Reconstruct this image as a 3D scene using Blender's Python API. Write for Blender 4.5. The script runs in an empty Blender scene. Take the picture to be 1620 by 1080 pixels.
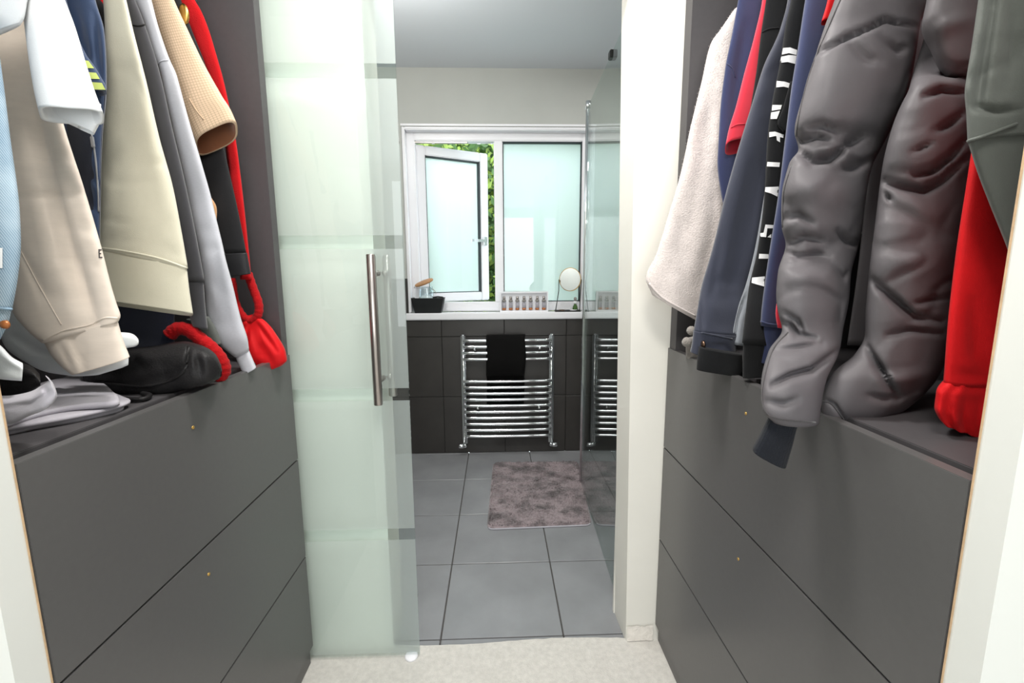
import bpy, bmesh, math, random
import numpy as np
from mathutils import Vector, Matrix, noise
from mathutils.bvhtree import BVHTree
random.seed(4)
S = bpy.context.scene
COL = S.collection

# ------------------------------------------------------------------ camera
FPX, CAMH = 720.0, 1.25
def _n(v): v = np.array(v, float); return v/np.linalg.norm(v)
_y = _n([-25, 110, 720]); _z = _n([-28, 4707, -720]); _z = _n(_z-_y*_z.dot(_y)); _x = -np.cross(_y, _z)
RW = np.array([_x, _y, _z])                      # rows: world axes seen in the camera (right, up, forward)
CAM = np.array([0, 0, CAMH])
cd = bpy.data.cameras.new('camera'); cam = bpy.data.objects.new('camera', cd); COL.objects.link(cam)
cd.sensor_width = 36; cd.lens = 36*FPX/1620; cd.clip_start = .02
m3 = Matrix([[RW[i][0], RW[i][1], -RW[i][2]] for i in range(3)])
cam.matrix_world = Matrix.Translation(CAM) @ m3.to_4x4()
S.camera = cam

# ------------------------------------------------------------------ sky, lights, exposure
W = bpy.data.worlds.new('sky'); S.world = W; W.use_nodes = True
W.node_tree.nodes['Background'].inputs[0].default_value = (.86, .95, 1, 1)
W.node_tree.nodes['Background'].inputs[1].default_value = 5.5
def area(name, loc, size, power, color, rot=(0, 0, 0), sy=None):
    l = bpy.data.lights.new(name, 'AREA'); l.energy = power; l.color = color
    l.shape = 'RECTANGLE' if sy else 'DISK'; l.size = size
    if sy: l.size_y = sy
    o = bpy.data.objects.new(name, l); COL.objects.link(o); o.location = loc; o.rotation_euler = rot
    return o
area('bedroom_rear_fill', (0, -2.9, 1.45), 2.4, 48, (.93, .97, 1), (math.radians(90), 0, 0), 1.7)  # added soft fill from behind the camera; the rear wall has no window
area('camera_side_fill', (0, -.08, 2.44), .45, 18, (1, .96, .9))  # added fill near the camera, lights the clothes from the front
area('dressing_ceiling_lamp', (-.03, .92, 2.44), .30, 18, (1, .97, .93))
pl = bpy.data.lights.new('bathroom_fill', 'POINT'); pl.energy = 16; pl.color = (1, .97, .93); pl.shadow_soft_size = .09  # unseen point light, added to brighten the bathroom and its ceiling
po = bpy.data.objects.new('bathroom_fill', pl); COL.objects.link(po); po.location = (-.45, 1.85, 2.24)
area('shower_fill', (.92, 2.3, 2.46), .12, 6, (1, .97, .93))  # unseen light, added to brighten the shower behind the glass
S.view_settings.view_transform = 'Standard'; S.view_settings.look = 'None'
S.view_settings.gamma = 1; S.view_settings.use_curve_mapping = False
S.view_settings.exposure = 0.3

# ------------------------------------------------------------------ pixel helpers (a pixel gives a direction only)
def ray(px, py): return RW @ np.array([(px-810)/FPX, -(py-540)/FPX, 1.0])
def at_y(px, py, Y): d = ray(px, py); return CAM+d*Y/d[1]
def at_x(px, py, X): d = ray(px, py); return CAM+d*X/d[0]
def at_z(px, py, Z): d = ray(px, py); return CAM+d*(Z-CAMH)/d[2]
def proj(P):
    q = (np.asarray(P)-CAM) @ RW
    return 810+FPX*q[..., 0]/q[..., 2], 540-FPX*q[..., 1]/q[..., 2]

# ------------------------------------------------------------------ materials
def lin(h):
    h = h.lstrip('#'); out = []
    for i in (0, 2, 4):
        c = int(h[i:i+2], 16)/255; out.append(c/12.92 if c <= .04045 else ((c+.055)/1.055)**2.4)
    return (*out, 1)
def base(name):
    m = bpy.data.materials.new(name); m.use_nodes = True
    nt = m.node_tree; return m, nt, nt.nodes['Principled BSDF']
def N(nt, t, **kw):
    n = nt.nodes.new(t)
    for k, v in kw.items():
        if k in n.inputs: n.inputs[k].default_value = v
        else: setattr(n, k, v)
    return n
def coords(nt, kind='Object', scale=(1, 1, 1), rot=(0, 0, 0)):
    tc = N(nt, 'ShaderNodeTexCoord'); mp = N(nt, 'ShaderNodeMapping')
    mp.inputs['Scale'].default_value = scale; mp.inputs['Rotation'].default_value = rot
    nt.links.new(tc.outputs[kind], mp.inputs[0]); return mp.outputs[0]
def plain(name, hexc, rough=.5, metal=0, bump=0, bscale=200, var=0, vscale=6, spec=.5, coat=0):
    m, nt, b = base(name)
    b.inputs['Base Color'].default_value = lin(hexc); b.inputs['Roughness'].default_value = rough
    b.inputs['Metallic'].default_value = metal; b.inputs['Specular IOR Level'].default_value = spec
    b.inputs['Coat Weight'].default_value = coat
    co = coords(nt)
    if var:
        nz = N(nt, 'ShaderNodeTexNoise', Scale=vscale, Detail=6.0); nt.links.new(co, nz.inputs['Vector'])
        mx = N(nt, 'ShaderNodeMix', data_type='RGBA', blend_type='MULTIPLY'); mx.inputs[0].default_value = 1
        rp = N(nt, 'ShaderNodeMapRange'); rp.inputs[1].default_value = .3; rp.inputs[2].default_value = .7
        rp.inputs[3].default_value = 1-var; rp.inputs[4].default_value = 1+var*.3
        nt.links.new(nz.outputs[0], rp.inputs[0]); mx.inputs[6].default_value = lin(hexc)
        nt.links.new(rp.outputs[0], mx.inputs[7]); nt.links.new(mx.outputs[2], b.inputs['Base Color'])
    if bump:
        nz = N(nt, 'ShaderNodeTexNoise', Scale=float(bscale), Detail=4.0); nt.links.new(co, nz.inputs['Vector'])
        bp = N(nt, 'ShaderNodeBump', Strength=bump, Distance=.002); nt.links.new(nz.outputs[0], bp.inputs['Height'])
        nt.links.new(bp.outputs[0], b.inputs['Normal'])
    return m
def cloth(name, hexc, rough=.9, weave=900, bump=.25, var=.10, sheen=.25, vscale=25, aniso=(1, 1, 1), lo=.3, hi=.7):
    m, nt, b = base(name)
    b.inputs['Roughness'].default_value = rough; b.inputs['Sheen Weight'].default_value = sheen
    b.inputs['Sheen Roughness'].default_value = .6; b.inputs['Specular IOR Level'].default_value = .2
    co = coords(nt, 'Object', aniso)
    nz = N(nt, 'ShaderNodeTexNoise', Scale=vscale, Detail=8.0, Roughness=.7); nt.links.new(co, nz.inputs['Vector'])
    rp = N(nt, 'ShaderNodeMapRange'); rp.inputs[1].default_value = lo; rp.inputs[2].default_value = hi
    rp.inputs[3].default_value = 1-var; rp.inputs[4].default_value = 1+var*.4
    nt.links.new(nz.outputs[0], rp.inputs[0])
    mx = N(nt, 'ShaderNodeMix', data_type='RGBA', blend_type='MULTIPLY'); mx.inputs[0].default_value = 1
    mx.inputs[6].default_value = lin(hexc); nt.links.new(rp.outputs[0], mx.inputs[7])
    nt.links.new(mx.outputs[2], b.inputs['Base Color'])
    n2 = N(nt, 'ShaderNodeTexNoise', Scale=float(weave), Detail=2.0); nt.links.new(co, n2.inputs['Vector'])
    bp = N(nt, 'ShaderNodeBump', Strength=bump, Distance=.0015); nt.links.new(n2.outputs[0], bp.inputs['Height'])
    nt.links.new(bp.outputs[0], b.inputs['Normal'])
    return m
def check_cloth(name, c0, c1, pitch=.0056):
    m, nt, b = base(name); b.inputs['Roughness'].default_value = .9
    uv = coords(nt, 'UV'); sep = N(nt, 'ShaderNodeSeparateXYZ'); nt.links.new(uv, sep.inputs[0])
    fs = []
    for i in (0, 1):
        md = N(nt, 'ShaderNodeMath', operation='MODULO'); nt.links.new(sep.outputs[i], md.inputs[0]); md.inputs[1].default_value = pitch
        lt = N(nt, 'ShaderNodeMath', operation='LESS_THAN'); nt.links.new(md.outputs[0], lt.inputs[0]); lt.inputs[1].default_value = pitch*.16
        fs.append(lt)
    ad = N(nt, 'ShaderNodeMath', operation='MAXIMUM'); nt.links.new(fs[0].outputs[0], ad.inputs[0]); nt.links.new(fs[1].outputs[0], ad.inputs[1])
    sc = N(nt, 'ShaderNodeMath', operation='MULTIPLY'); sc.inputs[1].default_value = .5; nt.links.new(ad.outputs[0], sc.inputs[0])
    mx = N(nt, 'ShaderNodeMix', data_type='RGBA'); mx.inputs[6].default_value = lin(c0); mx.inputs[7].default_value = lin(c1)
    nt.links.new(sc.outputs[0], mx.inputs[0]); nt.links.new(mx.outputs[2], b.inputs['Base Color']); return m
def denim(name, c0, c1):
    m, nt, b = base(name); b.inputs['Roughness'].default_value = .9
    uv = coords(nt, 'UV', (1, 1, 1), (0, 0, .6))
    wv = N(nt, 'ShaderNodeTexWave', Scale=130.0, Distortion=1.5); wv.inputs['Detail'].default_value = 3; nt.links.new(uv, wv.inputs[0])
    nz = N(nt, 'ShaderNodeTexNoise', Scale=18.0, Detail=6.0); nt.links.new(coords(nt), nz.inputs['Vector'])
    ad = N(nt, 'ShaderNodeMath', operation='MULTIPLY_ADD'); nt.links.new(wv.outputs[1], ad.inputs[0]); ad.inputs[1].default_value = .45
    nt.links.new(nz.outputs[0], ad.inputs[2])
    rp = N(nt, 'ShaderNodeMapRange'); rp.inputs[1].default_value = .4; rp.inputs[2].default_value = 1.05; nt.links.new(ad.outputs[0], rp.inputs[0])
    mx = N(nt, 'ShaderNodeMix', data_type='RGBA'); mx.inputs[6].default_value = lin(c0); mx.inputs[7].default_value = lin(c1)
    nt.links.new(rp.outputs[0], mx.inputs[0]); nt.links.new(mx.outputs[2], b.inputs['Base Color']); return m
def schlick(nt):
    lw = N(nt, 'ShaderNodeLayerWeight', Blend=.5); pw = N(nt, 'ShaderNodeMath', operation='POWER'); pw.inputs[1].default_value = 5
    nt.links.new(lw.outputs['Facing'], pw.inputs[0]); ma = N(nt, 'ShaderNodeMath', operation='MULTIPLY_ADD'); ma.inputs[1].default_value = .96; ma.inputs[2].default_value = .04
    nt.links.new(pw.outputs[0], ma.inputs[0]); return ma
def clear_glass(name, tint, extra=0.0):
    m, nt, b = base(name); out = nt.nodes['Material Output']; nt.nodes.remove(b)
    fr = schlick(nt); tr = N(nt, 'ShaderNodeBsdfTransparent'); tr.inputs[0].default_value = (*tint, 1)
    gl = N(nt, 'ShaderNodeBsdfGlossy', Roughness=.0); mx = N(nt, 'ShaderNodeMixShader')
    ad = N(nt, 'ShaderNodeMath', operation='ADD', use_clamp=True); ad.inputs[1].default_value = extra
    nt.links.new(fr.outputs[0], ad.inputs[0]); nt.links.new(ad.outputs[0], mx.inputs[0])
    nt.links.new(tr.outputs[0], mx.inputs[1]); nt.links.new(gl.outputs[0], mx.inputs[2]); nt.links.new(mx.outputs[0], out.inputs[0])
    return m
def frosted(name, dif, trl, see, tint, bands=None, rough=.12, coatspec=1.0, tshare=.5):
    """etched glass: diffuse + translucent + some see-through, fresnel gloss on top; clear bands by height"""
    m, nt, b = base(name); out = nt.nodes['Material Output']; nt.nodes.remove(b); L = nt.links.new
    d = N(nt, 'ShaderNodeBsdfDiffuse'); d.inputs[0].default_value = (*dif, 1)
    t = N(nt, 'ShaderNodeBsdfTranslucent'); t.inputs[0].default_value = (*trl, 1)
    p = N(nt, 'ShaderNodeBsdfTransparent'); p.inputs[0].default_value = (*tint, 1)
    a = N(nt, 'ShaderNodeMixShader'); a.inputs[0].default_value = tshare; L(d.outputs[0], a.inputs[1]); L(t.outputs[0], a.inputs[2])
    c = N(nt, 'ShaderNodeMixShader'); c.inputs[0].default_value = see; L(a.outputs[0], c.inputs[1]); L(p.outputs[0], c.inputs[2])
    if bands:
        sp = N(nt, 'ShaderNodeSeparateXYZ'); L(coords(nt), sp.inputs[0]); prev = None
        for zc in bands[0]:
            s = N(nt, 'ShaderNodeMath', operation='SUBTRACT'); L(sp.outputs[2], s.inputs[0]); s.inputs[1].default_value = zc
            ab = N(nt, 'ShaderNodeMath', operation='ABSOLUTE'); L(s.outputs[0], ab.inputs[0])
            lt = N(nt, 'ShaderNodeMath', operation='LESS_THAN'); L(ab.outputs[0], lt.inputs[0]); lt.inputs[1].default_value = bands[1]
            if prev:
                mxx = N(nt, 'ShaderNodeMath', operation='MAXIMUM'); L(prev.outputs[0], mxx.inputs[0]); L(lt.outputs[0], mxx.inputs[1]); prev = mxx
            else: prev = lt
        p2 = N(nt, 'ShaderNodeBsdfTransparent'); p2.inputs[0].default_value = (.9, .97, .95, 1)
        e = N(nt, 'ShaderNodeMixShader'); L(prev.outputs[0], e.inputs[0]); L(c.outputs[0], e.inputs[1]); L(p2.outputs[0], e.inputs[2]); c = e
    fr = schlick(nt); g = N(nt, 'ShaderNodeBsdfGlossy', Roughness=rough)
    ml = N(nt, 'ShaderNodeMath', operation='MULTIPLY'); ml.inputs[1].default_value = coatspec; L(fr.outputs[0], ml.inputs[0])
    f = N(nt, 'ShaderNodeMixShader'); L(ml.outputs[0], f.inputs[0]); L(c.outputs[0], f.inputs[1]); L(g.outputs[0], f.inputs[2])
    L(f.outputs[0], out.inputs[0]); return m

M = dict(
 white=plain('white_paint', '#e8e6de', .55, var=.03, bump=.05, bscale=60),
 panel=plain('white_panel', '#dfe1dd', .4, var=.02),
 raw=plain('raw_board_edge', '#c4a684', .8, var=.2, vscale=60),
 ceil=plain('ceiling_paint', '#d9dee4', .8),
 grey=plain('grey_paint', '#b4b6b2', .7, var=.03),
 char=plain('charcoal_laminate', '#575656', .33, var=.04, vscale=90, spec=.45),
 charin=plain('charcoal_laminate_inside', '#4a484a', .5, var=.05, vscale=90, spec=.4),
 tile=plain('slate_tile', '#8a8b8e', .28, var=.18, vscale=5, bump=.12, bscale=35),
 walltile=plain('dark_wall_tile', '#34312f', .4, var=.2, vscale=7, bump=.12, bscale=35),
 grout=plain('grout', '#2a2928', .9),
 groutl=plain('floor_grout', '#4a4846', .9),
 carpet=plain('pale_carpet', '#d3d0ca', .95, var=.12, vscale=70, bump=1.0, bscale=420, spec=.1),
 chrome=plain('chrome', '#e4e6e8', .07, 1),
 steel=plain('brushed_steel', '#b5aeaa', .28, 1),
 pvc=plain('white_pvc', '#eeeef2', .3),
 black=plain('black_plastic', '#16181a', .5),
 blackm=plain('black_metal', '#141414', .4),
 gasket=plain('rubber_gasket', '#3a4044', .8),
 wood=plain('light_wood', '#b98a60', .6, var=.2, vscale=40),
 brass=plain('brass', '#c7a15a', .3, 1),
 bronze=plain('bronze', '#6b5648', .35, 1),
 copper=plain('copper_liquid', '#b5703f', .3, .3),
 greycap=plain('grey_cap', '#8f8c88', .4),
 mirror=plain('mirror_glass', '#dfe6ea', .02, 1),
 leafA=plain('leaf_green', '#35581c', .6, var=.4, vscale=9),
 leafB=plain('leaf_yellow_green', '#71892c', .6, var=.3, vscale=9),
 plaster=plain('rough_plaster', '#e9e4dc', .95, var=.1, vscale=60, bump=1, bscale=120),
 clear=clear_glass('shower_glass', (.90, .96, .94), .02),
 jar=clear_glass('jar_glass', (.93, .97, .98), .08),
 paneclear=clear_glass('pane_glass', (.97, .99, .98)), doorclear=clear_glass('door_glass', (.945, .975, .97)),
 winfrost=frosted('frosted_window_glass', (.78, .86, .85), (.60, .69, .68), .0, (1, 1, 1), None, .03, 1.0, .85),
 doorfrost=frosted('frosted_door_glass', (.93, .96, .94), (.90, .945, .932), .46, (.90, .95, .94), ([1.788, 1.336, .889, .436], .019), .3, .3, .75),
)
def C(n, *a, **k): M[n] = cloth(n, *a, **k)
C('white_cotton', '#f4f5f6', var=.02); C('white_shirt', '#eef2f4', var=.03, rough=.7); C('beige_fleece', '#e6d8ca', var=.06, aniso=(1, 1, 4))
C('navy_bomber', '#24395a', rough=.6, var=.15); C('navy_dark', '#131b2c', rough=.5, var=.15); C('green_stripe', '#b9c96e')
C('olive_fleece', '#d3cfbb', var=.03); C('charcoal_fleece', '#3a3a3f', var=.08); C('grey_marl', '#c6c8d0', var=.10, vscale=160, aniso=(1, 1, 5))
C('tan_suede', '#c99a6c'); C('black_wool', '#1f1f21', var=.1, sheen=.05); C('black_satin', '#29292b', rough=.4, sheen=0); C('red_wool', '#c00c14', bump=.6, weave=420, sheen=.05)
C('red_knit', '#a8080f', bump=1.0, weave=260, sheen=.05); C('red_nylon', '#d00f16', rough=.6, var=.08, sheen=.03); C('black_leather', '#232223', rough=.45, sheen=0, bump=.6, weave=300)
C('grey_jersey', '#a9a6ae', var=.1); C('brown_lining', '#8c5636', var=.1, rough=.6); C('navy_tee', '#141c30')
C('fluffy_robe', '#d6ccc8', bump=1.0, weave=260, var=.10, vscale=90, sheen=.5); C('navy_blue', '#2b3358', var=.06)
C('coral_cotton', '#dd2f44', var=.05); C('black_fleece', '#191a1c', var=.1, sheen=.05); C('navy_softshell', '#2e3242', rough=.6, var=.08, aniso=(1, 1, .3)); C('grey_tee', '#8f949c', var=.15, vscale=90)
C('navy_sweat', '#343c5e', var=.06); C('letter_white', '#f2f2f2', var=.0); C('puffer', '#605d60', rough=.5, var=.05, bump=.15, sheen=.0); C('navy_rib', '#191c23', bump=.9, weave=300, sheen=.05)
C('green_softshell', '#5c605c', rough=.55, var=.08, sheen=.1); C('seam_dark', '#3d3a3c', var=0); C('towel', '#070606', bump=.8, weave=400, sheen=0); C('pompom', '#8d8883', bump=1, weave=260)
C('bath_mat', '#86797c', var=.62, vscale=9, bump=1.0, weave=220, sheen=.3, lo=.38, hi=.56)  # dark patches put the shading of the leaning pile into the colour
C('zip_metal', '#8a8d92', rough=.4)
M['check'] = check_cloth('check_shirting', '#d9bfa2', '#7d6650'); M['denim'] = denim('light_denim', '#6c8aa2', '#b8cad6')

# ------------------------------------------------------------------ object helpers
def setp(o, label=None, cat=None, group=None, kind=None):
    for k, v in (('label', label), ('category', cat), ('group', group), ('kind', kind)):
        if v: o[k] = v
    return o
def thing(name, label, cat, loc=(0, 0, 0), group=None):
    o = bpy.data.objects.new(name, None); COL.objects.link(o); o.location = loc; o.empty_display_size = .05
    return setp(o, label, cat, group)
def link(name, me, mat, parent=None, smooth=False):
    o = bpy.data.objects.new(name, me); COL.objects.link(o)
    if mat and not me.materials: me.materials.append(M[mat] if isinstance(mat, str) else mat)
    if smooth: me.shade_smooth()
    if parent:
        o.parent = parent
        off = Vector(parent.location)
        if parent.parent: off = off+Vector(parent.parent.location) if parent.type == 'EMPTY' else Vector((0, 0, 0))
        if parent.type != 'EMPTY':
            # parent is a mesh in world coordinates (its own transform is the identity)
            off = Vector((0, 0, 0))
        o.matrix_parent_inverse = Matrix.Translation(-off)
    return o
def bm_obj(name, bm, mat, parent=None, smooth=False, bevel=0, seg=2):
    if bevel:
        bmesh.ops.bevel(bm, geom=[e for e in bm.edges], offset=bevel, segments=seg, affect='EDGES', clamp_overlap=True)
    bmesh.ops.recalc_face_normals(bm, faces=bm.faces)
    me = bpy.data.meshes.new(name); bm.to_mesh(me); bm.free()
    return link(name, me, mat, parent, smooth)
def addbox(bm, x0, x1, y0, y1, z0, z1):
    vs = [bm.verts.new((x, y, z)) for x in (x0, x1) for y in (y0, y1) for z in (z0, z1)]
    for f in ((0, 1, 3, 2), (4, 6, 7, 5), (0, 4, 5, 1), (2, 3, 7, 6), (0, 2, 6, 4), (1, 5, 7, 3)): bm.faces.new([vs[i] for i in f])
    return vs
def box(name, b, mat, parent=None, bevel=0):
    bm = bmesh.new(); addbox(bm, *b); return bm_obj(name, bm, mat, parent, False, bevel)
def tube(name, pts, r, mat, parent=None, n=12, close=False):
    """swept tube with round section, r a number or list"""
    pts = [Vector(p) for p in pts]; bm = bmesh.new(); rings = []
    rr = r if isinstance(r, (list, tuple)) else [r]*len(pts)
    up = Vector((.13, .21, .97)).normalized()
    for i, p in enumerate(pts):
        t = (pts[min(i+1, len(pts)-1)]-pts[max(i-1, 0)]).normalized()
        u = t.cross(up)
        if u.length < .05: u = t.cross(Vector((1, .1, 0)))
        u.normalize(); v = t.cross(u)
        rings.append([bm.verts.new(p+(u*math.cos(a)+v*math.sin(a))*rr[i]) for a in [2*math.pi*k/n for k in range(n)]])
    for A, B in zip(rings, rings[1:]):
        for k in range(n): bm.faces.new((A[k], A[(k+1) % n], B[(k+1) % n], B[k]))
    bm.faces.new(rings[0][::-1]); bm.faces.new(rings[-1])
    o = bm_obj(name, bm, mat, parent, True)
    return o
def etched(o, clear, etch):
    me = o.data; me.materials.clear(); me.materials.append(M[clear]); me.materials.append(M[etch])
    big = max(p_.area for p_ in me.polygons)
    for p_ in me.polygons: p_.material_index = 1 if (p_.normal.y > .9 and p_.area > big*.5) else 0
    return o
def lathe(name, prof, c, mat, parent=None, n=24, axis='Z', sx=1, sy=1):
    bm = bmesh.new(); rings = []
    for r, h in prof:
        ring = []
        for k in range(n):
            a = 2*math.pi*k/n; x, y = r*math.cos(a)*sx, r*math.sin(a)*sy
            p = {'Z': (x, y, h), 'Y': (x, h, y), 'X': (h, x, y)}[axis]
            ring.append(bm.verts.new(Vector(c)+Vector(p)))
        rings.append(ring)
    for A, B in zip(rings, rings[1:]):
        for k in range(n): bm.faces.new((A[k], A[(k+1) % n], B[(k+1) % n], B[k]))
    bm.faces.new(rings[0][::-1]); bm.faces.new(rings[-1])
    return bm_obj(name, bm, mat, parent, True)
def curve_pts(P, k=8):
    """Catmull-Rom through points"""
    P = [np.array(p, float) for p in P]; out = []
    Q = [2*P[0]-P[1]]+P+[2*P[-1]-P[-2]]
    for i in range(1, len(Q)-2):
        for s in range(k):
            t = s/k; a, b, c, d = Q[i-1:i+3]
            out.append(.5*((2*b)+(c-a)*t+(2*a-5*b+4*c-d)*t*t+(3*b-a-3*c+d)*t**3))
    out.append(P[-1]); return out

# ------------------------------------------------------------------ cloth loft
def loft(name, rows, Y, mat, parent, t=.03, n=44, m=56, p=3.2, creases=(), amp=.003, nscale=9, lining=None, world=False,
         openb=True, ripple=None, seed=0, fold=None):
    """rows: (xl,yl,xr,yr[,half_thickness[,lift[,dy]]]) outline pixels standing in the plane y=Y(+dy); closed fabric tube with a hollow hem"""
    A = []
    for r in rows:
        r = list(r)+[None]*(7-len(r))
        tt = t if r[4] is None else r[4]; lf = r[5] or 0; dy = r[6] or 0
        if world: PL, PR = np.array(r[0], float), np.array(r[1], float); tt = r[2] if r[2] else t; lf = 0
        else: PL, PR = at_y(r[0], r[1], Y+dy), at_y(r[2], r[3], Y+dy)
        A.append(np.concatenate([PL, PR, [tt, lf]]))
    A = np.array(A); mid = (A[:, :3]+A[:, 3:6])/2
    s = np.concatenate([[0], np.cumsum(np.linalg.norm(np.diff(mid, axis=0), axis=1)+1e-4)]); ss = np.linspace(0, s[-1], m)
    # monotone cubic (PCHIP-like) interpolation of every channel
    h = np.diff(s)[:, None]; dl = np.diff(A, axis=0)/h; D = np.zeros_like(A)
    if len(A) > 2:
        w1 = 2*h[1:]+h[:-1]; w2 = h[1:]+2*h[:-1]; pr = dl[:-1]*dl[1:]
        with np.errstate(all='ignore'):
            D[1:-1] = np.where(pr > 0, (w1+w2)/(w1/dl[:-1]+w2/dl[1:]), 0)
        D = np.nan_to_num(D)
    D[0] = dl[0]; D[-1] = dl[-1]
    idx = np.clip(np.searchsorted(s, ss, side='right')-1, 0, len(s)-2)
    hh = h[idx]; u = ((ss-s[idx])[:, None])/hh
    B = (2*u**3-3*u**2+1)*A[idx]+(u**3-2*u**2+u)*hh*D[idx]+(-2*u**3+3*u**2)*A[idx+1]+(u**3-u**2)*hh*D[idx+1]
    mid = (B[:, :3]+B[:, 3:6])/2; a = (B[:, 3:6]-B[:, :3])/2; tk = B[:, 6]; lf = B[:, 7]
    vd = mid-CAM; vd[:, 2] = 0; vd /= np.linalg.norm(vd, axis=1)[:, None]
    if world: vd[:] = (0, 1, 0)
    ph = np.linspace(0, 2*np.pi, n, endpoint=False)
    sc = np.sign(np.cos(ph))*np.abs(np.cos(ph))**(2/p); sn = np.sign(np.sin(ph))*np.abs(np.sin(ph))**(2/p)
    V = mid[:, None, :]+a[:, None, :]*sc[None, :, None]+vd[:, None, :]*(tk[:, None]*sn[None, :])[:, :, None]
    V[:, :, 2] += -lf[:, None]*sn[None, :]
    # wrinkles
    fade = np.clip(-sn, 0, 1)**.5
    if amp:
        for i in range(m):
            for k in range(n):
                if fade[k] > 0:
                    q = Vector(V[i, k])*nscale; q.z *= .35; q.x += seed*3.1
                    q2 = Vector(V[i, k])*nscale*3.2; q2.z *= .6; d = noise.noise(q)+.5*noise.noise(q*2.3)+.22*noise.noise(q2)
                    V[i, k] += vd[i]*d*amp*fade[k]
    if fold:                                              # sharp pinched wrinkles across the tube: (depth, scale)
        for i in range(m):
            for k in range(n):
                if fade[k] > 0:
                    q = Vector(V[i, k])*fold[1]; q.z *= 2.0; q.x += seed*5.3
                    wgt = max(0, noise.noise(Vector(V[i, k])*7+Vector((seed, 4, 2)))*1.6+.35)
                    V[i, k] += vd[i]*fold[0]*fade[k]*wgt*max(0, 1-4.5*abs(noise.noise(q)+.3*noise.noise(q*2.1)))
    if ripple:                                            # vertical gathers: (count, depth, from, to)
        cnt, dep, v0, v1 = ripple
        vv = np.linspace(0, 1, m); wgt = np.clip((vv-v0)/max(v1-v0, 1e-3), 0, 1)
        V += (vd[:, None, :]*(np.sin(sc*cnt)[None, :]*dep*wgt[:, None]*fade[None, :])[:, :, None])
    for cr in creases:
        pl, wd, dp = cr; X, Yp = proj(V); dist = np.full(X.shape, 1e9); pos = np.zeros(X.shape); L = len(pl)-1
        for j in range(L):
            ax, ay = pl[j]; bx, by = pl[j+1]; dx, dy = bx-ax, by-ay
            tt = np.clip(((X-ax)*dx+(Yp-ay)*dy)/(dx*dx+dy*dy+1e-9), 0, 1)
            dd = np.hypot(X-ax-tt*dx, Yp-ay-tt*dy); sel = dd < dist
            dist = np.where(sel, dd, dist); pos = np.where(sel, (j+tt)/L, pos)
        g = np.exp(-(dist/wd)**2)*dp*(.35+.65*np.sin(np.pi*np.clip(pos, .02, .98)))*fade[None, :]
        V += vd[:, None, :]*g[:, :, None]
    verts = [tuple(x) for x in V.reshape(-1, 3)]; faces = []
    for i in range(m-1):
        for k in range(n): faces.append((i*n+k, i*n+(k+1) % n, (i+1)*n+(k+1) % n, (i+1)*n+k))
    faces.append(tuple(range(n))[::-1])
    iv, inf = [], []
    if openb:                                             # hollow hem: rim turned in and an inner wall
        depth = min(m-2, max(4, m//5)); cen = V.mean(axis=1)
        rings = [(m-1, .90)]+[(m-1-j, .86) for j in range(1, depth)]
        for (i, k_) in rings:
            w = cen[i]+(V[i]-cen[i])*k_
            iv += [tuple(x) for x in w]
    me = bpy.data.meshes.new(name)
    nv = len(verts)
    if openb and not lining:
        verts += iv; nr = len(iv)//n; prev = (m-1)*n
        for j in range(nr):
            cur = nv+j*n
            for k in range(n): faces.append((prev+k, prev+(k+1) % n, cur+(k+1) % n, cur+k))
            prev = cur
        faces.append(tuple(prev+k for k in range(n)))
    elif openb:
        verts += iv[:n]
        for k in range(n): faces.append(((m-1)*n+k, (m-1)*n+(k+1) % n, nv+(k+1) % n, nv+k))
    else: faces.append(tuple((m-1)*n+k for k in range(n)))
    me.from_pydata(verts, [], faces)
    uvl = me.uv_layers.new(name='UVMap'); per = np.abs(np.linalg.norm(a, axis=1)).mean()*2
    for pol in me.polygons:
        for li in pol.loop_indices:
            vi = me.loops[li].vertex_index
            if vi < m*n:
                i, k = divmod(vi, n); uvl.data[li].uv = (1+sc[k]*per/2, 1+ss[i])
    o = link(name, me, mat, parent, True)
    if lining:
        lm = bpy.data.meshes.new('lining'); nr = len(iv)//n
        lf_ = [(j*n+k, j*n+(k+1) % n, (j+1)*n+(k+1) % n, (j+1)*n+k) for j in range(nr-1) for k in range(n)]
        lf_.append(tuple((nr-1)*n+k for k in range(n)))
        lm.from_pydata(iv, [], lf_); link('lining', lm, lining, o, True)
    BV[o.name] = BVHTree.FromPolygons([Vector(v) for v in verts], faces)
    return o
BV = {}
def hit(o, px, py, lift=.001):
    d = Vector(ray(px, py)).normalized(); h = BV[o.name].ray_cast(Vector(CAM), d)
    return None if h[0] is None else h[0]-d*lift
def decal(name, o, poly, mat, parent=None, lift=.0015):
    """flat print: a pixel polygon laid on the surface of o"""
    bm = bmesh.new(); f = bm.faces.new([bm.verts.new((x, y, 0)) for x, y in poly])
    bmesh.ops.triangulate(bm, faces=[f]); 
    for _ in range(2): bmesh.ops.subdivide_edges(bm, edges=[e for e in bm.edges if e.calc_length() > 3], cuts=1, use_grid_fill=True)
    bmesh.ops.triangulate(bm, faces=bm.faces)
    bad = []
    for v in bm.verts:
        h = hit(o, v.co.x, v.co.y, lift)
        if h is None: bad.append(v)
        else: v.co = h
    bmesh.ops.delete(bm, geom=bad, context='VERTS')
    me = bpy.data.meshes.new(name); bm.to_mesh(me); bm.free()
    return link(name, me, mat, parent or o, True)
def seam(name, o, poly, mat, r=.0011, parent=None):
    pts = []
    for p in curve_pts([(x, y, 0) for x, y in poly], 8):
        h = hit(o, p[0], p[1], .0004)
        if h is not None: pts.append(h)
    if len(pts) > 2: return tube(name, pts, r, mat, parent or o, 6)
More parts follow.
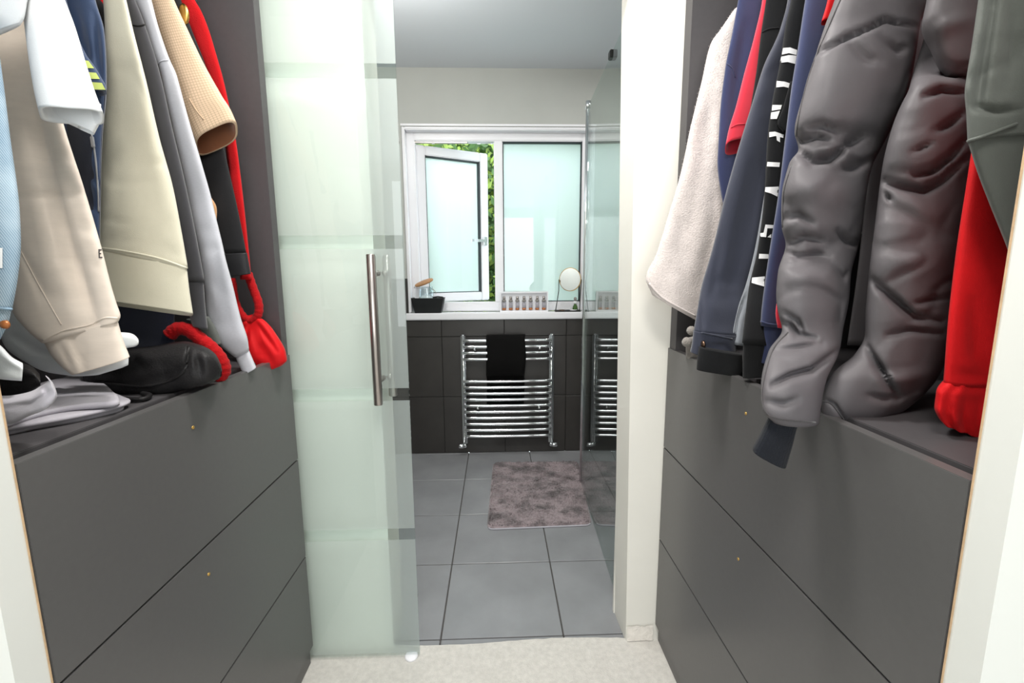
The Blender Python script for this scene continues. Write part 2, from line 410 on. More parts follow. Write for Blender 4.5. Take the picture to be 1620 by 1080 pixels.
def torso(root, side, Y, mat, zb=1.3, t=.022, xin=None, xout=None):
    """shoulders and body of a garment, hanging from the rail"""
    xi = xin or (.86 if side < 0 else .76); xo = xout or (1.16 if side < 0 else 1.08); xm = RAILX[side]
    r = [((side*xm-.04, Y, 1.945), (side*xm+.04, Y, 1.945), .014)]
    def row(z, i, o_, tt): r.append(((min(side*i, side*o_), Y, z), (max(side*i, side*o_), Y, z), tt))
    row(1.92, xm-.07, xm+.07, .016); row(1.84, xi+.02, xo-.01, t); row(1.6, xi, xo, t); row(zb, xi+.01, xo-.005, t)
    return loft('body', r, Y, mat, root, n=28, m=24, world=True, amp=.002)
RAILX = {-1: 1.01, 1: .92}
def garment(name, label, cat, side, Y, group=None):
    return thing(name, label, cat, (side*.75, Y, 1.05), group)

# ================================================================== the setting
def struct(o, label=None): o['kind'] = 'structure'; 
def sbox(name, b, mat, bevel=0): o = box(name, b, mat, None, bevel); o['kind'] = 'structure'; return o
YF, YB = 1.366, 1.50                # front and bathroom faces of the doorway wall
YW = 3.05                           # window wall
# carpet with an uneven cut edge at the threshold
bm = bmesh.new(); xs = np.linspace(-2, 2, 161); back = []; frt = []; low = []
for x in xs:
    ye = 1.378+.006*math.sin(x*9)+.004*noise.noise(Vector((x*30, 0, 3)))+(.012*max(0, x))
    if not (-.357 < x < .42): ye = YF+.01
    back.append(bm.verts.new((x, -3, .006))); frt.append(bm.verts.new((x, ye, .006))); low.append(bm.verts.new((x, ye+.001, -.012)))
for i in range(len(xs)-1):
    bm.faces.new((back[i], back[i+1], frt[i+1], frt[i])); bm.faces.new((frt[i], frt[i+1], low[i+1], low[i]))
fl = bm_obj('floor', bm, 'carpet'); fl['kind'] = 'structure'
sbox('ceiling', (-2, 2, -3, 3.2, 2.5, 2.56), 'ceil')
sbox('wall_rear', (-2, 2, -3.1, -3, 0, 2.5), 'white')
sbox('wall_bedroom_left', (-2.08, -2, -3, 1.5, 0, 2.5), 'white')
sbox('wall_bedroom_right', (2, 2.08, -3, 1.5, 0, 2.5), 'white')
# partition walls beside the camera: white with a raw brown board edge
o = sbox('wall_partition_left', (-2, -.602, .515, .556, 0, 2.5), 'panel')
e = box('edge_strip', (-.6021, -.6005, .5548, .5562, 0, 2.5), 'raw', o)
o = sbox('wall_partition_right', (.5265, 2, .42, .458, 0, 2.5), 'panel')
e = box('edge_strip', (.525, .5266, .4568, .4582, 0, 2.5), 'raw', o)
# doorway wall
sbox('wall_door_left', (-2, -.357, YF, YB, 0, 2.5), 'white')
bm = bmesh.new(); zz = (0, 2.5); lean = (.428, .384)
vs = []
for z, x in zip(zz, lean):
    vs.append([bm.verts.new((x, YF, z)), bm.verts.new((2, YF, z)), bm.verts.new((2, YB, z)), bm.verts.new((x-.004, YB, z))])
for k in range(4): bm.faces.new((vs[0][k], vs[0][(k+1) % 4], vs[1][(k+1) % 4], vs[1][k]))
bm.faces.new(vs[0][::-1]); bm.faces.new(vs[1])
o = bm_obj('wall_door_right', bm, 'white'); o['kind'] = 'structure'
# rough plaster at the foot of the jamb
bm = bmesh.new(); G = {}
for i in range(13):
    for j in range(7):
        x = .43+.088*i/12; z = .008+(.055+.012*noise.noise(Vector((i*.7, 2, 1))))*j/6
        G[i, j] = bm.verts.new((x, YF-.0035-.0035*noise.noise(Vector((x*90, z*90, 0)))-.003*(1-j/6), z))
for i in range(12):
    for j in range(6): bm.faces.new((G[i, j], G[i+1, j], G[i+1, j+1], G[i, j+1]))
bm_obj('plaster_patch', bm, 'plaster', o, True)
sbox('wall_door_head', (-.357, .40, YF, YB, 2.085, 2.5), 'white')
for nm, b in (('trim_1', (-.395, -.357, YB, YB+.014, 0, 2.12)), ('trim_2', (.42, .447, YB, YB+.014, 0, 2.12)), ('trim_3', (-.357, .42, YB, YB+.014, 2.085, 2.12))):
    sbox(nm, b, 'white')
# bathroom shell
sbox('wall_bathroom_left', (-1.28, -1.2, YB, YW, 0, 2.5), 'grey')
o = sbox('wall_shower', (1.3, 1.38, YB, YW, 0, 2.5), 'grout')
bmt = bmesh.new(); addbox(bmt, -.002, .008, -.2075, .2075, -.2, .2); bmesh.ops.bevel(bmt, geom=list(bmt.edges), offset=.002, segments=1, affect='EDGES')
tme = bpy.data.meshes.new('tile_x'); bmt.to_mesh(tme); bmt.free(); tme.materials.append(M['tile'])
for j in range(6):
    for i in range(4):
        t_ = bpy.data.objects.new('tile', tme); COL.objects.link(t_); t_.parent = o
        t_.location = (1.294, 1.62+.4175*i, .2+.405*j)
# floor tiles
fb = sbox('floor_bathroom', (-1.2, 1.3, 1.36, YW, -.05, -.004), 'groutl')
XJ = [-1.2]+[-.205+.425*k for k in range(-2, 4)]+[1.3]; YJ = [1.366, 1.403, 1.812, 2.218, 2.625, 3.03, 3.05]
XJ = sorted(set(round(x, 3) for x in XJ if -1.2 <= x <= 1.3))
tilecache = {}
def tile_mesh(w, d, h, mat):
    key = (round(w, 3), round(d, 3), round(h, 3), mat)
    if key not in tilecache:
        b = bmesh.new(); addbox(b, -w/2, w/2, -d/2, d/2, -h/2, h/2); bmesh.ops.bevel(b, geom=list(b.edges), offset=.0015, segments=1, affect='EDGES')
        me = bpy.data.meshes.new('tile'); b.to_mesh(me); b.free(); me.materials.append(M[mat]); tilecache[key] = me
    return tilecache[key]
for x0, x1 in zip(XJ, XJ[1:]):
    for y0, y1 in zip(YJ, YJ[1:]):
        if x1-x0 < .02 or y1-y0 < .02: continue
        t_ = bpy.data.objects.new('tile', tile_mesh(x1-x0-.005, y1-y0-.005, .008, 'tile')); COL.objects.link(t_); t_.parent = fb
        t_.location = ((x0+x1)/2, (y0+y1)/2, -.004+random.uniform(-.0004, .0004))
# window wall with its opening
WX0, WX1, WZ0, WZ1 = -.585, .64, .935, 2.155
bm = bmesh.new()
for b in ((-1.28, WX0, YW, YW+.24, 0, 2.5), (WX1, 1.38, YW, YW+.24, 0, 2.5), (WX0, WX1, YW, YW+.24, 0, WZ0), (WX0, WX1, YW, YW+.24, WZ1, 2.5)): addbox(bm, *b)
ww = bm_obj('wall_window', bm, 'grey'); ww['kind'] = 'structure'
gb = box('grout_bed', (-1.2, 1.3, YW-.004, YW, 0, .934), 'grout', ww)
gb2 = box('grout_bed', (-1.2, WX0, YW-.004, YW, .934, 1.21), 'grout', ww)
ZJ = [0, .405, .822, .934]
for r, (z0, z1) in enumerate(zip(ZJ, ZJ[1:])):
    off = -.37 if r < 2 else .05-.42*2
    xj = [-1.2]+[off+.42*k for k in range(-3, 6)]+[1.3]; xj = sorted(x for x in xj if -1.2 <= x <= 1.3)
    for x0, x1 in zip(xj, xj[1:]):
        if x1-x0 < .02: continue
        t_ = bpy.data.objects.new('tile', tile_mesh(x1-x0-.004, .010, z1-z0-.004, 'walltile')); COL.objects.link(t_); t_.parent = ww
        t_.location = ((x0+x1)/2, YW-.006, (z0+z1)/2)
t_ = bpy.data.objects.new('tile', tile_mesh(.40, .010, .27, 'walltile')); COL.objects.link(t_); t_.parent = ww; t_.location = (WX0-.202, YW-.006, 1.073)

# window
YP = 3.15
win = thing('window_1', 'white framed window with frosted panes, left casement swung open', 'window', (0, YP, WZ0+.045)); win['kind'] = 'structure'
FZ0, FZ1 = .985, 2.15
def frame(name, x0, x1, z0, z1, w, y0, y1, mat, parent, bev=.006):
    bm = bmesh.new()
    for b in ((x0, x0+w, y0, y1, z0, z1), (x1-w, x1, y0, y1, z0, z1), (x0+w, x1-w, y0, y1, z0, z0+w), (x0+w, x1-w, y0, y1, z1-w, z1)): addbox(bm, *b)
    return bm_obj(name, bm, mat, parent, False, bev)
frame('window_frame', -.58, .635, FZ0, FZ1, .062, YP-.035, YP+.035, 'pvc', win)
bm = bmesh.new()
for b in ((-.592, -.568, YP-.10, YP-.03, .9825, FZ1+.012), (.623, .647, YP-.10, YP-.03, .9825, FZ1+.012), (-.568, .623, YP-.10, YP-.03, FZ1-.012, FZ1+.012)): addbox(bm, *b)
bm_obj('window_frame_lip', bm, 'pvc', win, False, .005)
box('mullion', (-.008, .052, YP-.034, YP+.034, FZ0+.06, FZ1-.06), 'pvc', win, .006)
frame('gasket', .050, .575, FZ0+.060, FZ1-.060, .006, YP-.028, YP+.02, 'gasket', win, 0)
etched(box('pane', (.052, .574, YP+.0, YP+.016, FZ0+.06, FZ1-.06), 'winfrost', win), 'paneclear', 'winfrost')
# open casement, hinged on its left, swung outwards
ca = math.radians(27); hx, hy = -.530, YP+.03
SW, SZ0, SZ1 = .522, 1.045-FZ0, 2.078-FZ0
def schild(name, bm_fn, mat, bev=0):
    bm = bmesh.new(); bm_fn(bm)
    if bev: bmesh.ops.bevel(bm, geom=list(bm.edges), offset=bev, segments=2, affect='EDGES')
    bmesh.ops.recalc_face_normals(bm, faces=bm.faces)
    me = bpy.data.meshes.new(name); bm.to_mesh(me); bm.free(); me.materials.append(M[mat])
    o = bpy.data.objects.new(name, me); COL.objects.link(o); o.parent = sash; return o
sash = None
def fr(bm, x0=0, x1=SW, z0=SZ0, z1=SZ1, w=.062, y0=-.03, y1=.035):
    for b in ((x0, x0+w, y0, y1, z0, z1), (x1-w, x1, y0, y1, z0, z1), (x0+w, x1-w, y0, y1, z0, z0+w), (x0+w, x1-w, y0, y1, z1-w, z1)): addbox(bm, *b)
sash = schild('casement', fr, 'pvc', .006)
sash.parent = win; sash.matrix_parent_inverse = Matrix.Translation(-Vector(win.location)); sash.location = (hx, hy, FZ0); sash.rotation_euler.z = ca
schild('gasket', lambda b: fr(b, .060, SW-.060, SZ0+.06, SZ1-.06, .006, -.024, .02), 'gasket')
etched(schild('pane', lambda b: addbox(b, .062, SW-.062, 0, .016, SZ0+.062, SZ1-.062), 'winfrost'), 'paneclear', 'winfrost')
def hnd(b):
    addbox(b, SW-.046, SW-.018, -.042, -.03, 1.44-FZ0, 1.50-FZ0); addbox(b, SW-.15, SW-.024, -.062, -.048, 1.462-FZ0, 1.482-FZ0); addbox(b, SW-.042, SW-.024, -.05, -.03, 1.462-FZ0, 1.482-FZ0)
schild('handle', hnd, 'chrome', .003)
def stay(b): addbox(b, .02, .30, .036, .042, SZ1-.012, SZ1+.002)
schild('friction_stay', stay, 'steel')
box('friction_hinge', (-.52, -.18, YP-.02, YP+.01, FZ1-.068, FZ1-.062), 'steel', win)
sill = sbox('sill', (-.605, 1.29, YW-.028, YP-.03, .936, .982), 'pvc', .006)
sill.name = 'trim_4'
# reveal of the opening (white plastic lining)
sbox('trim_5', (WX0-.006, WX1+.006, YW-.004, YP-.09, 2.16, 2.172), 'pvc')

# hedge outside
hd = thing('hedge', 'green leafy hedge seen outside through the open casement gap', 'hedge', (0, 4.7, 0))
bm = bmesh.new(); addbox(bm, -2.6, 2.6, 4.75, 5.1, 0, 2.5); bm_obj('hedge_core', bm, 'leafA', hd)
for k, mt in ((0, 'leafA'), (1, 'leafB')):
    bm = bmesh.new()
    for i in range(5200 if k == 0 else 4200):
        c = Vector((random.uniform(-2.6, 2.6), 4.72-random.random()**2*.35, random.uniform(0, 2.58)))
        if random.random() < .5: c.x = random.uniform(-.9, .6)
        u = Vector((random.gauss(0, 1), random.gauss(0, .6), random.gauss(0, 1))).normalized(); w = u.cross(Vector((random.gauss(0, .5), 1, random.gauss(0, .5)))).normalized()
        s_ = random.uniform(.025, .06)
        bm.faces.new([bm.verts.new(c+v) for v in (-u*s_, w*s_*.45, u*s_, -w*s_*.45)])
    f_ = bm_obj('foliage', bm, mt, hd); f_['kind'] = 'stuff'
gr = sbox('ground_outside', (-4, 4, YW+.24, 9, -.1, -.05), 'groutl')

# shower screen (clear, free standing end with a chrome post)
sc = thing('shower_screen', 'clear glass shower screen with a chrome end post beside the mat', 'shower screen', (.475, 2.5, 0))
A0, A1 = Vector((.452, YB+.004, 0)), Vector((.493, 2.535, 0)); tn = Vector((A1-A0).normalized()); nrm = Vector((tn.y, -tn.x, 0))*.004
bm = bmesh.new(); vs = []
for z0, z1 in ((.006, 2.1),):
    for p_ in (A0-nrm, A1-nrm, A1+nrm, A0+nrm): vs.append((bm.verts.new(p_+Vector((0, 0, z0))), bm.verts.new(p_+Vector((0, 0, z1)))))
for k in range(4): bm.faces.new((vs[k][0], vs[(k+1) % 4][0], vs[(k+1) % 4][1], vs[k][1]))
bm.faces.new([v[0] for v in vs]); bm.faces.new([v[1] for v in vs][::-1])
bm_obj('glass_panel', bm, 'clear', sc)
tube('end_post', [(A1.x+.001, A1.y+.008, z_) for z_ in (0, .7, 1.4, 2.1)], .0125, 'chrome', sc, 20)
lathe('brace_clamp', [(.0, -.02), (.014, -.02), (.014, .02), (0, .02)], (A1.x+.001, A1.y+.008, 2.115), 'chrome', sc, 16)
box('glass_clamp', (.468-.01, .468+.02, 1.93, 1.965, 2.085, 2.115), 'blackm', sc, .003)

# ------------------------------------------------------------------ frosted sliding door
DX0, DX1, DY = -.70, -.2635, 1.332
gd = thing('sliding_glass_door', 'frosted glass sliding door with clear bands and a steel bar handle', 'door', (-.45, DY, .01))
bm = bmesh.new(); addbox(bm, DX0, DX1, DY-.005, DY+.005, .014, 2.16); etched(bm_obj('glass_pane', bm, 'doorfrost', gd, False, .0012, 1), 'doorclear', 'doorfrost')
for s_, nm in ((-1, 'front'), (1, 'back')):
    yb = DY+s_*.052 if s_ < 0 else DY+.045; hx_ = -.343 if s_ < 0 else -.318
    if s_ > 0: hx_ = -.322
    hb = lathe('handle_bar', [(0, 0), (.0115, 0), (.0128, .0015), (.0128, .4245), (.0115, .426), (0, .426)], (hx_, yb, .874), 'steel', gd, 24)
    for z in (.943, 1.248):
        pts = [(hx_, yb, z), (hx_+.004, DY+s_*.018, z), (hx_+.005, DY+s_*.0055, z)] if s_ < 0 else [(hx_, yb, z), (hx_, DY+.006, z)]
        tube('standoff', pts, .0085, 'steel', hb, 14)
tube('top_rail', [(-1.15, DY, 2.19), (-.3, DY, 2.19), (.5, DY, 2.19)], .0125, 'steel', gd)
fg = lathe('floor_guide', [(0, .0055), (.021, .0055), (.021, .012), (.018, .015), (0, .015)], (-.291, DY-.004, 0), 'pvc', None, 20)
setp(fg, 'small round white floor guide under the sliding glass door', 'door guide')

# ------------------------------------------------------------------ wardrobes
def wardrobe(side, xf, xb, y0, y1, yin, label):
    s = side; r = thing('wardrobe', label, 'wardrobe', (s*(xf+xb)/2, (y0+y1)/2, 0), 'built-in wardrobes facing each other')
    def bx(nm, xa, xb_, ya, yb, za, zb, mt='char', bev=.0008, par=r): return box(nm, (min(s*xa, s*xb_), max(s*xa, s*xb_), ya, yb, za, zb), mt, par, bev)
    bx('plinth', xf+.012, xb, y0, y1, .006, .066)
    for k, (za, zb) in enumerate(((.070, .380), (.384, .696), (.700, 1.017))):
        d = bx('drawer', xf, xf+.019, y0+.001, y1-.001, za, zb)
        if k:
            c = at_x(*HOLES[s][2-k], s*xf)
            lathe('screw_hole', [(0, -.001), (.0035, -.001), (.0035, .0015), (.0018, .0015), (.0018, .0005), (0, .0005)], (s*(xf), c[1], c[2]), 'brass', d, 12, 'X')
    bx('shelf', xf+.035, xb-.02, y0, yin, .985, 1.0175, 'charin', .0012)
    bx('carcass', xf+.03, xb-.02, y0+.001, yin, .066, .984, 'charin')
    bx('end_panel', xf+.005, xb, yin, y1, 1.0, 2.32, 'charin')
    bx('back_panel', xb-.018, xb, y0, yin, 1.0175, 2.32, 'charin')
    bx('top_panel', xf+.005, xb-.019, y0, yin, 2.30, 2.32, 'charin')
    tube('clothes_rail', [(s*RAILX[s], y0, 1.962), (s*RAILX[s], (y0+yin)/2, 1.962), (s*RAILX[s], yin, 1.962)], .0125, 'chrome', r)
    return r
HOLES = {-1: [(305, 676), (330, 908)], 1: [(1180, 654), (1168, 884)]}
wl = wardrobe(-1, .6, 1.2, .557, 1.318, 1.285, 'charcoal built-in wardrobe with three drawers beside the frosted glass door')
wr = wardrobe(1, .525, 1.13, .459, 1.362, 1.315, 'charcoal built-in wardrobe with three drawers beside the white door jamb')

# ================================================================== clothes, left wardrobe (rows of outline pixels, each in its own plane on the rail)
GL, GR = 'clothes on the rail of the left wardrobe', 'clothes on the rail of the right wardrobe'
# light denim jacket
g = garment('denim_jacket', 'light blue denim jacket sleeve hanging beside the white partition', 'jacket', -1, .61, GL)
o = loft('sleeve', [(-130, -60, -8, -60), (-130, 60, -4, 60), (-130, 150, 8, 150), (-130, 230, 18, 230), (-130, 300, 28, 300), (-128, 380, 33, 380), (-125, 440, 28, 440), (-120, 488, 19, 490)], .61, 'denim', g, .026, openb=False)
seam('cuff_seam', o, [(-40, 488), (-10, 487), (18, 489)], 'denim', .002)
c = loft('cuff', [(-118, 486, 18, 489), (-118, 515, 13, 510), (-115, 545, -2, 540)], .61, 'denim', g, .024, m=20)
h = hit(c, 9, 513) ; 
if h: lathe('button', [(0, -.003), (.005, -.003), (.006, 0), (0, 0)], h, 'copper', c, 12, 'Y')
decal('patch', o, [(-20, 392), (4, 392), (4, 424), (-20, 424)], 'white_cotton')
torso(g, -1, .61, 'denim', 1.3, .02)
# white t-shirt
g = garment('white_t_shirt', 'plain white t-shirt whose short sleeve overlaps the beige sweatshirt', 't-shirt', -1, .68, GL)
loft('front_panel', [(-160, -70, 60, -70), (-160, 0, 44, 0), (-155, 60, 38, 30), (-150, 110, 33, 38)], .665, 'white_cotton', g, .012, m=30, openb=False)
o = loft('sleeve', [(20, -80, 78, -80), (34, 0, 101, 0), (40, 50, 120, 50), (48, 110, 138, 110), (55, 150, 151, 150), (62, 180, 165, 187, .030, .004)], .69, 'white_cotton', g, .030, p=4, creases=[([(70, 20), (90, 120), (110, 180)], 12, .005)])
loft('sleeve_hem', [(66, 160, 160, 166), (90, 186, 158, 192), (122, 200, 149, 212)], .715, 'white_cotton', g, .012, m=24)
torso(g, -1, .70, 'white_cotton', 1.45, .02)
# beige sweatshirt
g = garment('beige_sweatshirt', 'beige fleece sweatshirt with a ribbed cuff and a small black letter', 'sweatshirt', -1, .77, GL)
cz = [([(58, 170), (61, 200), (72, 270), (92, 330), (108, 380), (122, 420), (139, 470), (150, 512)], 10, .020), ([(35, 110), (70, 220), (85, 260)], 14, .006),
      ([(33, 395), (60, 450), (97, 515)], 7, .006), ([(75, 300), (95, 400), (110, 480)], 22, -.008)]
o = loft('sleeve', [(-60, -60, 30, -60), (-50, 60, 66, 50), (-30, 190, 98, 190), (-5, 300, 133, 300), (12, 400, 161, 395), (17, 450, 175, 450), (20, 490, 184, 480), (42, 520, 190, 498), (66, 541, 187, 507)], .77, 'beige_fleece', g, .036, fold=(.0035, 8), creases=cz, openb=False, n=80, m=90, amp=.004, p=4.5)
cf = loft('cuff', [(68, 538, 185, 503, .032), (80, 560, 192, 528, .032), (96, 578, 199, 548), (112, 591, 205, 563)], .77, 'beige_fleece', g, .03, m=36, n=64, creases=[([(110, 525), (125, 560), (135, 588)], 7, .008), ([(95, 545), (115, 585)], 5, .004)])
seam('cuff_seam', o, [(67, 539), (100, 523), (140, 514), (165, 503), (186, 503)], 'beige_fleece', .0014)
seam('panel_seam', o, [(33, 397), (60, 448), (97, 513)], 'beige_fleece', .0009)
for q in ([(155.5, 394), (157.5, 394), (158, 408), (156, 408)], [(156, 394), (161, 394), (161, 396), (156, 396)], [(156, 400), (160, 400), (160, 402), (156, 402)], [(157, 406), (162, 406), (162, 408), (157, 408)]):
    decal('letter', o, q, 'seam_dark')
torso(g, -1, .77, 'beige_fleece', 1.35, .025)
# white shirt under the beige sleeve
g = garment('white_shirt', 'white shirt whose hem and cuff show below the beige sweatshirt', 'shirt', -1, .84, GL)
loft('shirt_tail', [(-60, 420, 140, 420), (-30, 480, 160, 480), (-5, 520, 185, 520), (8, 548, 196, 545), (40, 572, 203, 562), (75, 588, 203, 576), (112, 593, 160, 590)], .83, 'white_shirt', g, .022, creases=[([(18, 530), (60, 556), (110, 566), (120, 572)], 5, .008), ([(50, 500), (70, 545)], 8, .006)])
loft('cuff', [(150, 522, 150, 556), (180, 525, 180, 553), (205, 527, 205, 549), (214, 531, 215, 547), (219, 537, 219, 543)], .86, 'white_shirt', g, .018, m=24, openb=False)
torso(g, -1, .83, 'white_shirt', 1.25, .015)
# a second white cuff lying on the shelf by the partition
g = thing('white_shirt', 'white shirt sleeve end lying above the grey folded t-shirt', 'shirt', (-.66, .64, 1.05))
loft('cuff', [(-90, 512, -95, 560), (-30, 530, -35, 585), (0, 546, -5, 598), (20, 566, 15, 600), (36, 575, 34, 601)], .64, 'white_shirt', g, .02, m=30, creases=[([(0, 575), (30, 588)], 5, .006)])
# navy bomber with striped rib
g = garment('bomber_jacket', 'navy bomber jacket with green striped rib and zip', 'jacket', -1, .86, GL)
o = loft('body_front', [(50, -60, 142, -60), (60, 0, 151, 0), (80, 50, 165, 50), (90, 130, 169, 130), (90, 220, 162, 220), (95, 330, 159, 330), (100, 400, 158, 400)], .87, 'navy_bomber', g, .025, creases=[([(112, 0), (128, 60), (140, 90)], 7, .012), ([(150, 20), (155, 80), (160, 130)], 6, .010), ([(125, 225), (140, 300), (150, 330)], 7, .008), ([(135, 260), (155, 290)], 6, .006)], n=64, m=80)
decal('lining_panel', o, [(85, 150), (167, 147), (161, 220), (158, 330), (157, 398), (95, 398), (90, 250)], 'navy_dark', g, .002)
sl = loft('sleeve', [(40, -60, 92, -60), (50, 0, 105, 0), (60, 60, 126, 66), (68, 90, 139, 92), (75, 108, 150, 107), (82, 124, 160, 124), (88, 142, 168, 140), (90, 150, 169, 147)], .84, 'navy_bomber', g, .022)
for (l0, r0, l1, r1, ya, yb) in ((118, 140, 122, 149, 95, 107), (126, 152, 130, 158, 114, 124), (134, 161, 138, 167, 130, 141)):
    decal('stripe', sl, [(l0, ya-1), (r0, ya+1), (r1, yb+1), (l1, yb)], 'green_stripe')
seam('zip', o, [(145, 212), (151, 250), (155, 300), (156, 335)], 'zip_metal', .0013, g)
h = hit(o, 148, 222)
if h: box('zip_pull', (h.x-.003, h.x+.003, h.y-.004, h.y-.001, h.z-.012, h.z+.006), 'zip_metal', g, .001)
torso(g, -1, .87, 'navy_bomber', 1.3, .02)
# olive sweatshirt
g = garment('olive_sweatshirt', 'pale olive sweatshirt with a wide ribbed hem', 'sweatshirt', -1, .94, GL)
o = loft('front_panel', [(140, -60, 184, -60), (163, 0, 199, 0), (167, 60, 213, 60), (167, 130, 231, 130), (160, 220, 252, 220), (156, 300, 274, 300), (150, 360, 287, 368), (138, 391, 297, 425)], .94, 'olive_fleece', g, .03, openb=False, fold=(.0035, 8), p=5, n=64, m=70, creases=[([(215, 60), (235, 200), (262, 330)], 16, -.006), ([(180, 120), (185, 330)], 20, .005)])
loft('hem', [(138, 390, 295, 423, .028), (138, 430, 299, 458, .03), (138, 452, 302, 478, .03, .002), (138, 474, 305, 498, .03, .006)], .94, 'olive_fleece', g, .03, m=40, n=64, p=5)
seam('hem_seam', o, [(145, 391), (190, 396), (250, 408), (296, 424)], 'olive_fleece', .002)
torso(g, -1, .94, 'olive_fleece', 1.3, .02)
# dark navy t-shirt below olive
g = garment('navy_t_shirt', 'dark navy t-shirt hem showing under the olive sweatshirt', 't-shirt', -1, 1.0, GL)
loft('hem', [(110, 400, 270, 400), (120, 460, 276, 460), (140, 510, 276, 505), (160, 556, 276, 549)], 1.0, 'navy_tee', g, .02, m=30)
torso(g, -1, 1.0, 'navy_tee', 1.3, .015)
# charcoal sweatshirt
g = garment('charcoal_sweatshirt', 'charcoal sweatshirt sleeve between the olive and light grey sweatshirts', 'sweatshirt', -1, 1.03, GL)
o = loft('sleeve', [(165, -60, 190, -60), (180, 0, 213, 0), (200, 40, 229, 40), (222, 120, 254, 120), (244, 200, 272, 200), (262, 280, 291, 280), (277, 360, 308, 360), (290, 445, 324, 445)], 1.0, 'charcoal_fleece', g, .022, openb=False)
loft('cuff', [(291, 442, 322, 442), (298, 490, 326, 495), (304, 515, 329, 520)], 1.0, 'charcoal_fleece', g, .02, m=24)
seam('shoulder_seam', o, [(208, 39), (220, 41), (232, 38)], 'black_wool', .0016)
torso(g, -1, 1.03, 'charcoal_fleece', 1.3, .012)
# light grey sweatshirt
g = garment('grey_sweatshirt', 'light grey marl sweatshirt with a long narrow sleeve and cuff', 'sweatshirt', -1, 1.07, GL)
R_ = [(185, -60, 215, -60, None, 0, -.03), (210, 0, 239, 0, None, 0, -.03), (228, 40, 250, 42, None, 0, -.03), (243, 90, 268, 95, None, 0, -.03), (256, 125, 281, 125, None, 0, -.03), (272, 200, 300, 195, None, 0, -.02), (287, 265, 320, 262, None, 0, -.01), (300, 330, 338, 328), (317, 410, 355, 400), (324, 460, 368, 450, None, 0, .01), (327, 508, 381, 503, None, 0, .02), (343, 540, 391, 533, .03, 0, .03), (371, 564, 394, 552, .024, 0, .04)]
o = loft('sleeve', R_, 1.07, 'grey_marl', g, .026, fold=(.0035, 8), openb=False, m=90, creases=[([(340, 360), (345, 440), (362, 520)], 8, .004), ([(330, 470), (352, 540)], 7, .004)])
loft('cuff', [(371, 561, 392, 549, .02), (378, 577, 399, 566, .02), (385, 591, 405, 580, .02)], 1.11, 'grey_marl', g, .02, m=24)
seam('shoulder_seam', o, [(247, 104), (255, 97), (267, 95)], 'grey_marl', .0014)
torso(g, -1, 1.07, 'grey_marl', 1.3, .012)
# checked short sleeve shirt
g = garment('checked_shirt', 'beige checked shirt with a wide open short sleeve lined in brown', 'shirt', -1, 1.12, GL)
o = loft('sleeve', [(195, -60, 250, -60), (232, 0, 274, 0), (252, 60, 298, 52), (268, 110, 322, 102), (286, 170, 350, 152), (299, 210, 366, 180, .032, .012), (309, 234, 376, 204, .030, .019)], 1.12, 'check', g, .034, lining='brown_lining', m=70, n=64)
seam('placket', o, [(299, 156), (310, 174), (322, 189)], 'check', .0016)
torso(g, -1, 1.115, 'check', 1.4, .012)
# tan sleeve end
g = garment('tan_jacket', 'tan suede sleeve end poking out beside the light grey sleeve', 'jacket', -1, 1.14, GL)
loft('sleeve', [(270, 240, 310, 240), (300, 300, 330, 305), (312, 335, 343, 330), (314, 358, 342, 354), (316, 378, 336, 374)], 1.14, 'tan_suede', g, .012, m=30)
torso(g, -1, 1.14, 'tan_suede', 1.4, .008)
# black jacket with brass button
g = garment('black_jacket', 'black jacket with a brass button and a satin cuff band', 'jacket', -1, 1.17, GL)
o = loft('sleeve', [(235, -60, 268, -60), (248, 0, 286, 0), (262, 40, 301, 42), (283, 120, 330, 120), (298, 200, 347, 200), (313, 260, 360, 260), (325, 330, 376, 330), (335, 402, 390, 400)], 1.17, 'black_wool', g, .022, openb=False)
loft('cuff_band', [(333, 403, 391, 400, .024), (338, 420, 394, 416, .025), (342, 441, 397, 433, .024)], 1.17, 'black_satin', g, .024, m=20)
h = hit(o, 295, 23) or hit(o, 292, 23)
if h: lathe('button', [(0, -.006), (.008, -.006), (.011, -.003), (.011, 0), (0, .001)], h, 'brass', g, 20, 'Y', 1, 2.0)
torso(g, -1, 1.17, 'black_wool', 1.3, .012)
# red knit
g = garment('red_cardigan', 'bright red wool cardigan hanging against the charcoal end panel', 'cardigan', -1, 1.225, GL)
loft('sleeve', [(255, -60, 298, -60), (268, 0, 308, 0), (282, 20, 319, 20), (298, 50, 331, 50), (314, 90, 343, 90), (328, 125, 353, 125), (340, 160, 361, 160), (355, 220, 373, 220), (362, 280, 381, 280), (371, 350, 389, 350), (377, 410, 395, 410), (380, 442, 398, 442)], 1.225, 'red_wool', g, .02, m=80)
torso(g, -1, 1.225, 'red_wool', 1.35, .015)
pts = [at_y(x, y, 1.225) for x, y in curve_pts([(392, 432), (400, 455), (409, 480), (408, 498), (398, 507), (384, 500), (372, 478), (366, 440)], 8)]
tube('knit_loop', pts, [.0105+.0006*math.sin(i*1.9) for i in range(len(pts))], 'red_knit', g, 12)
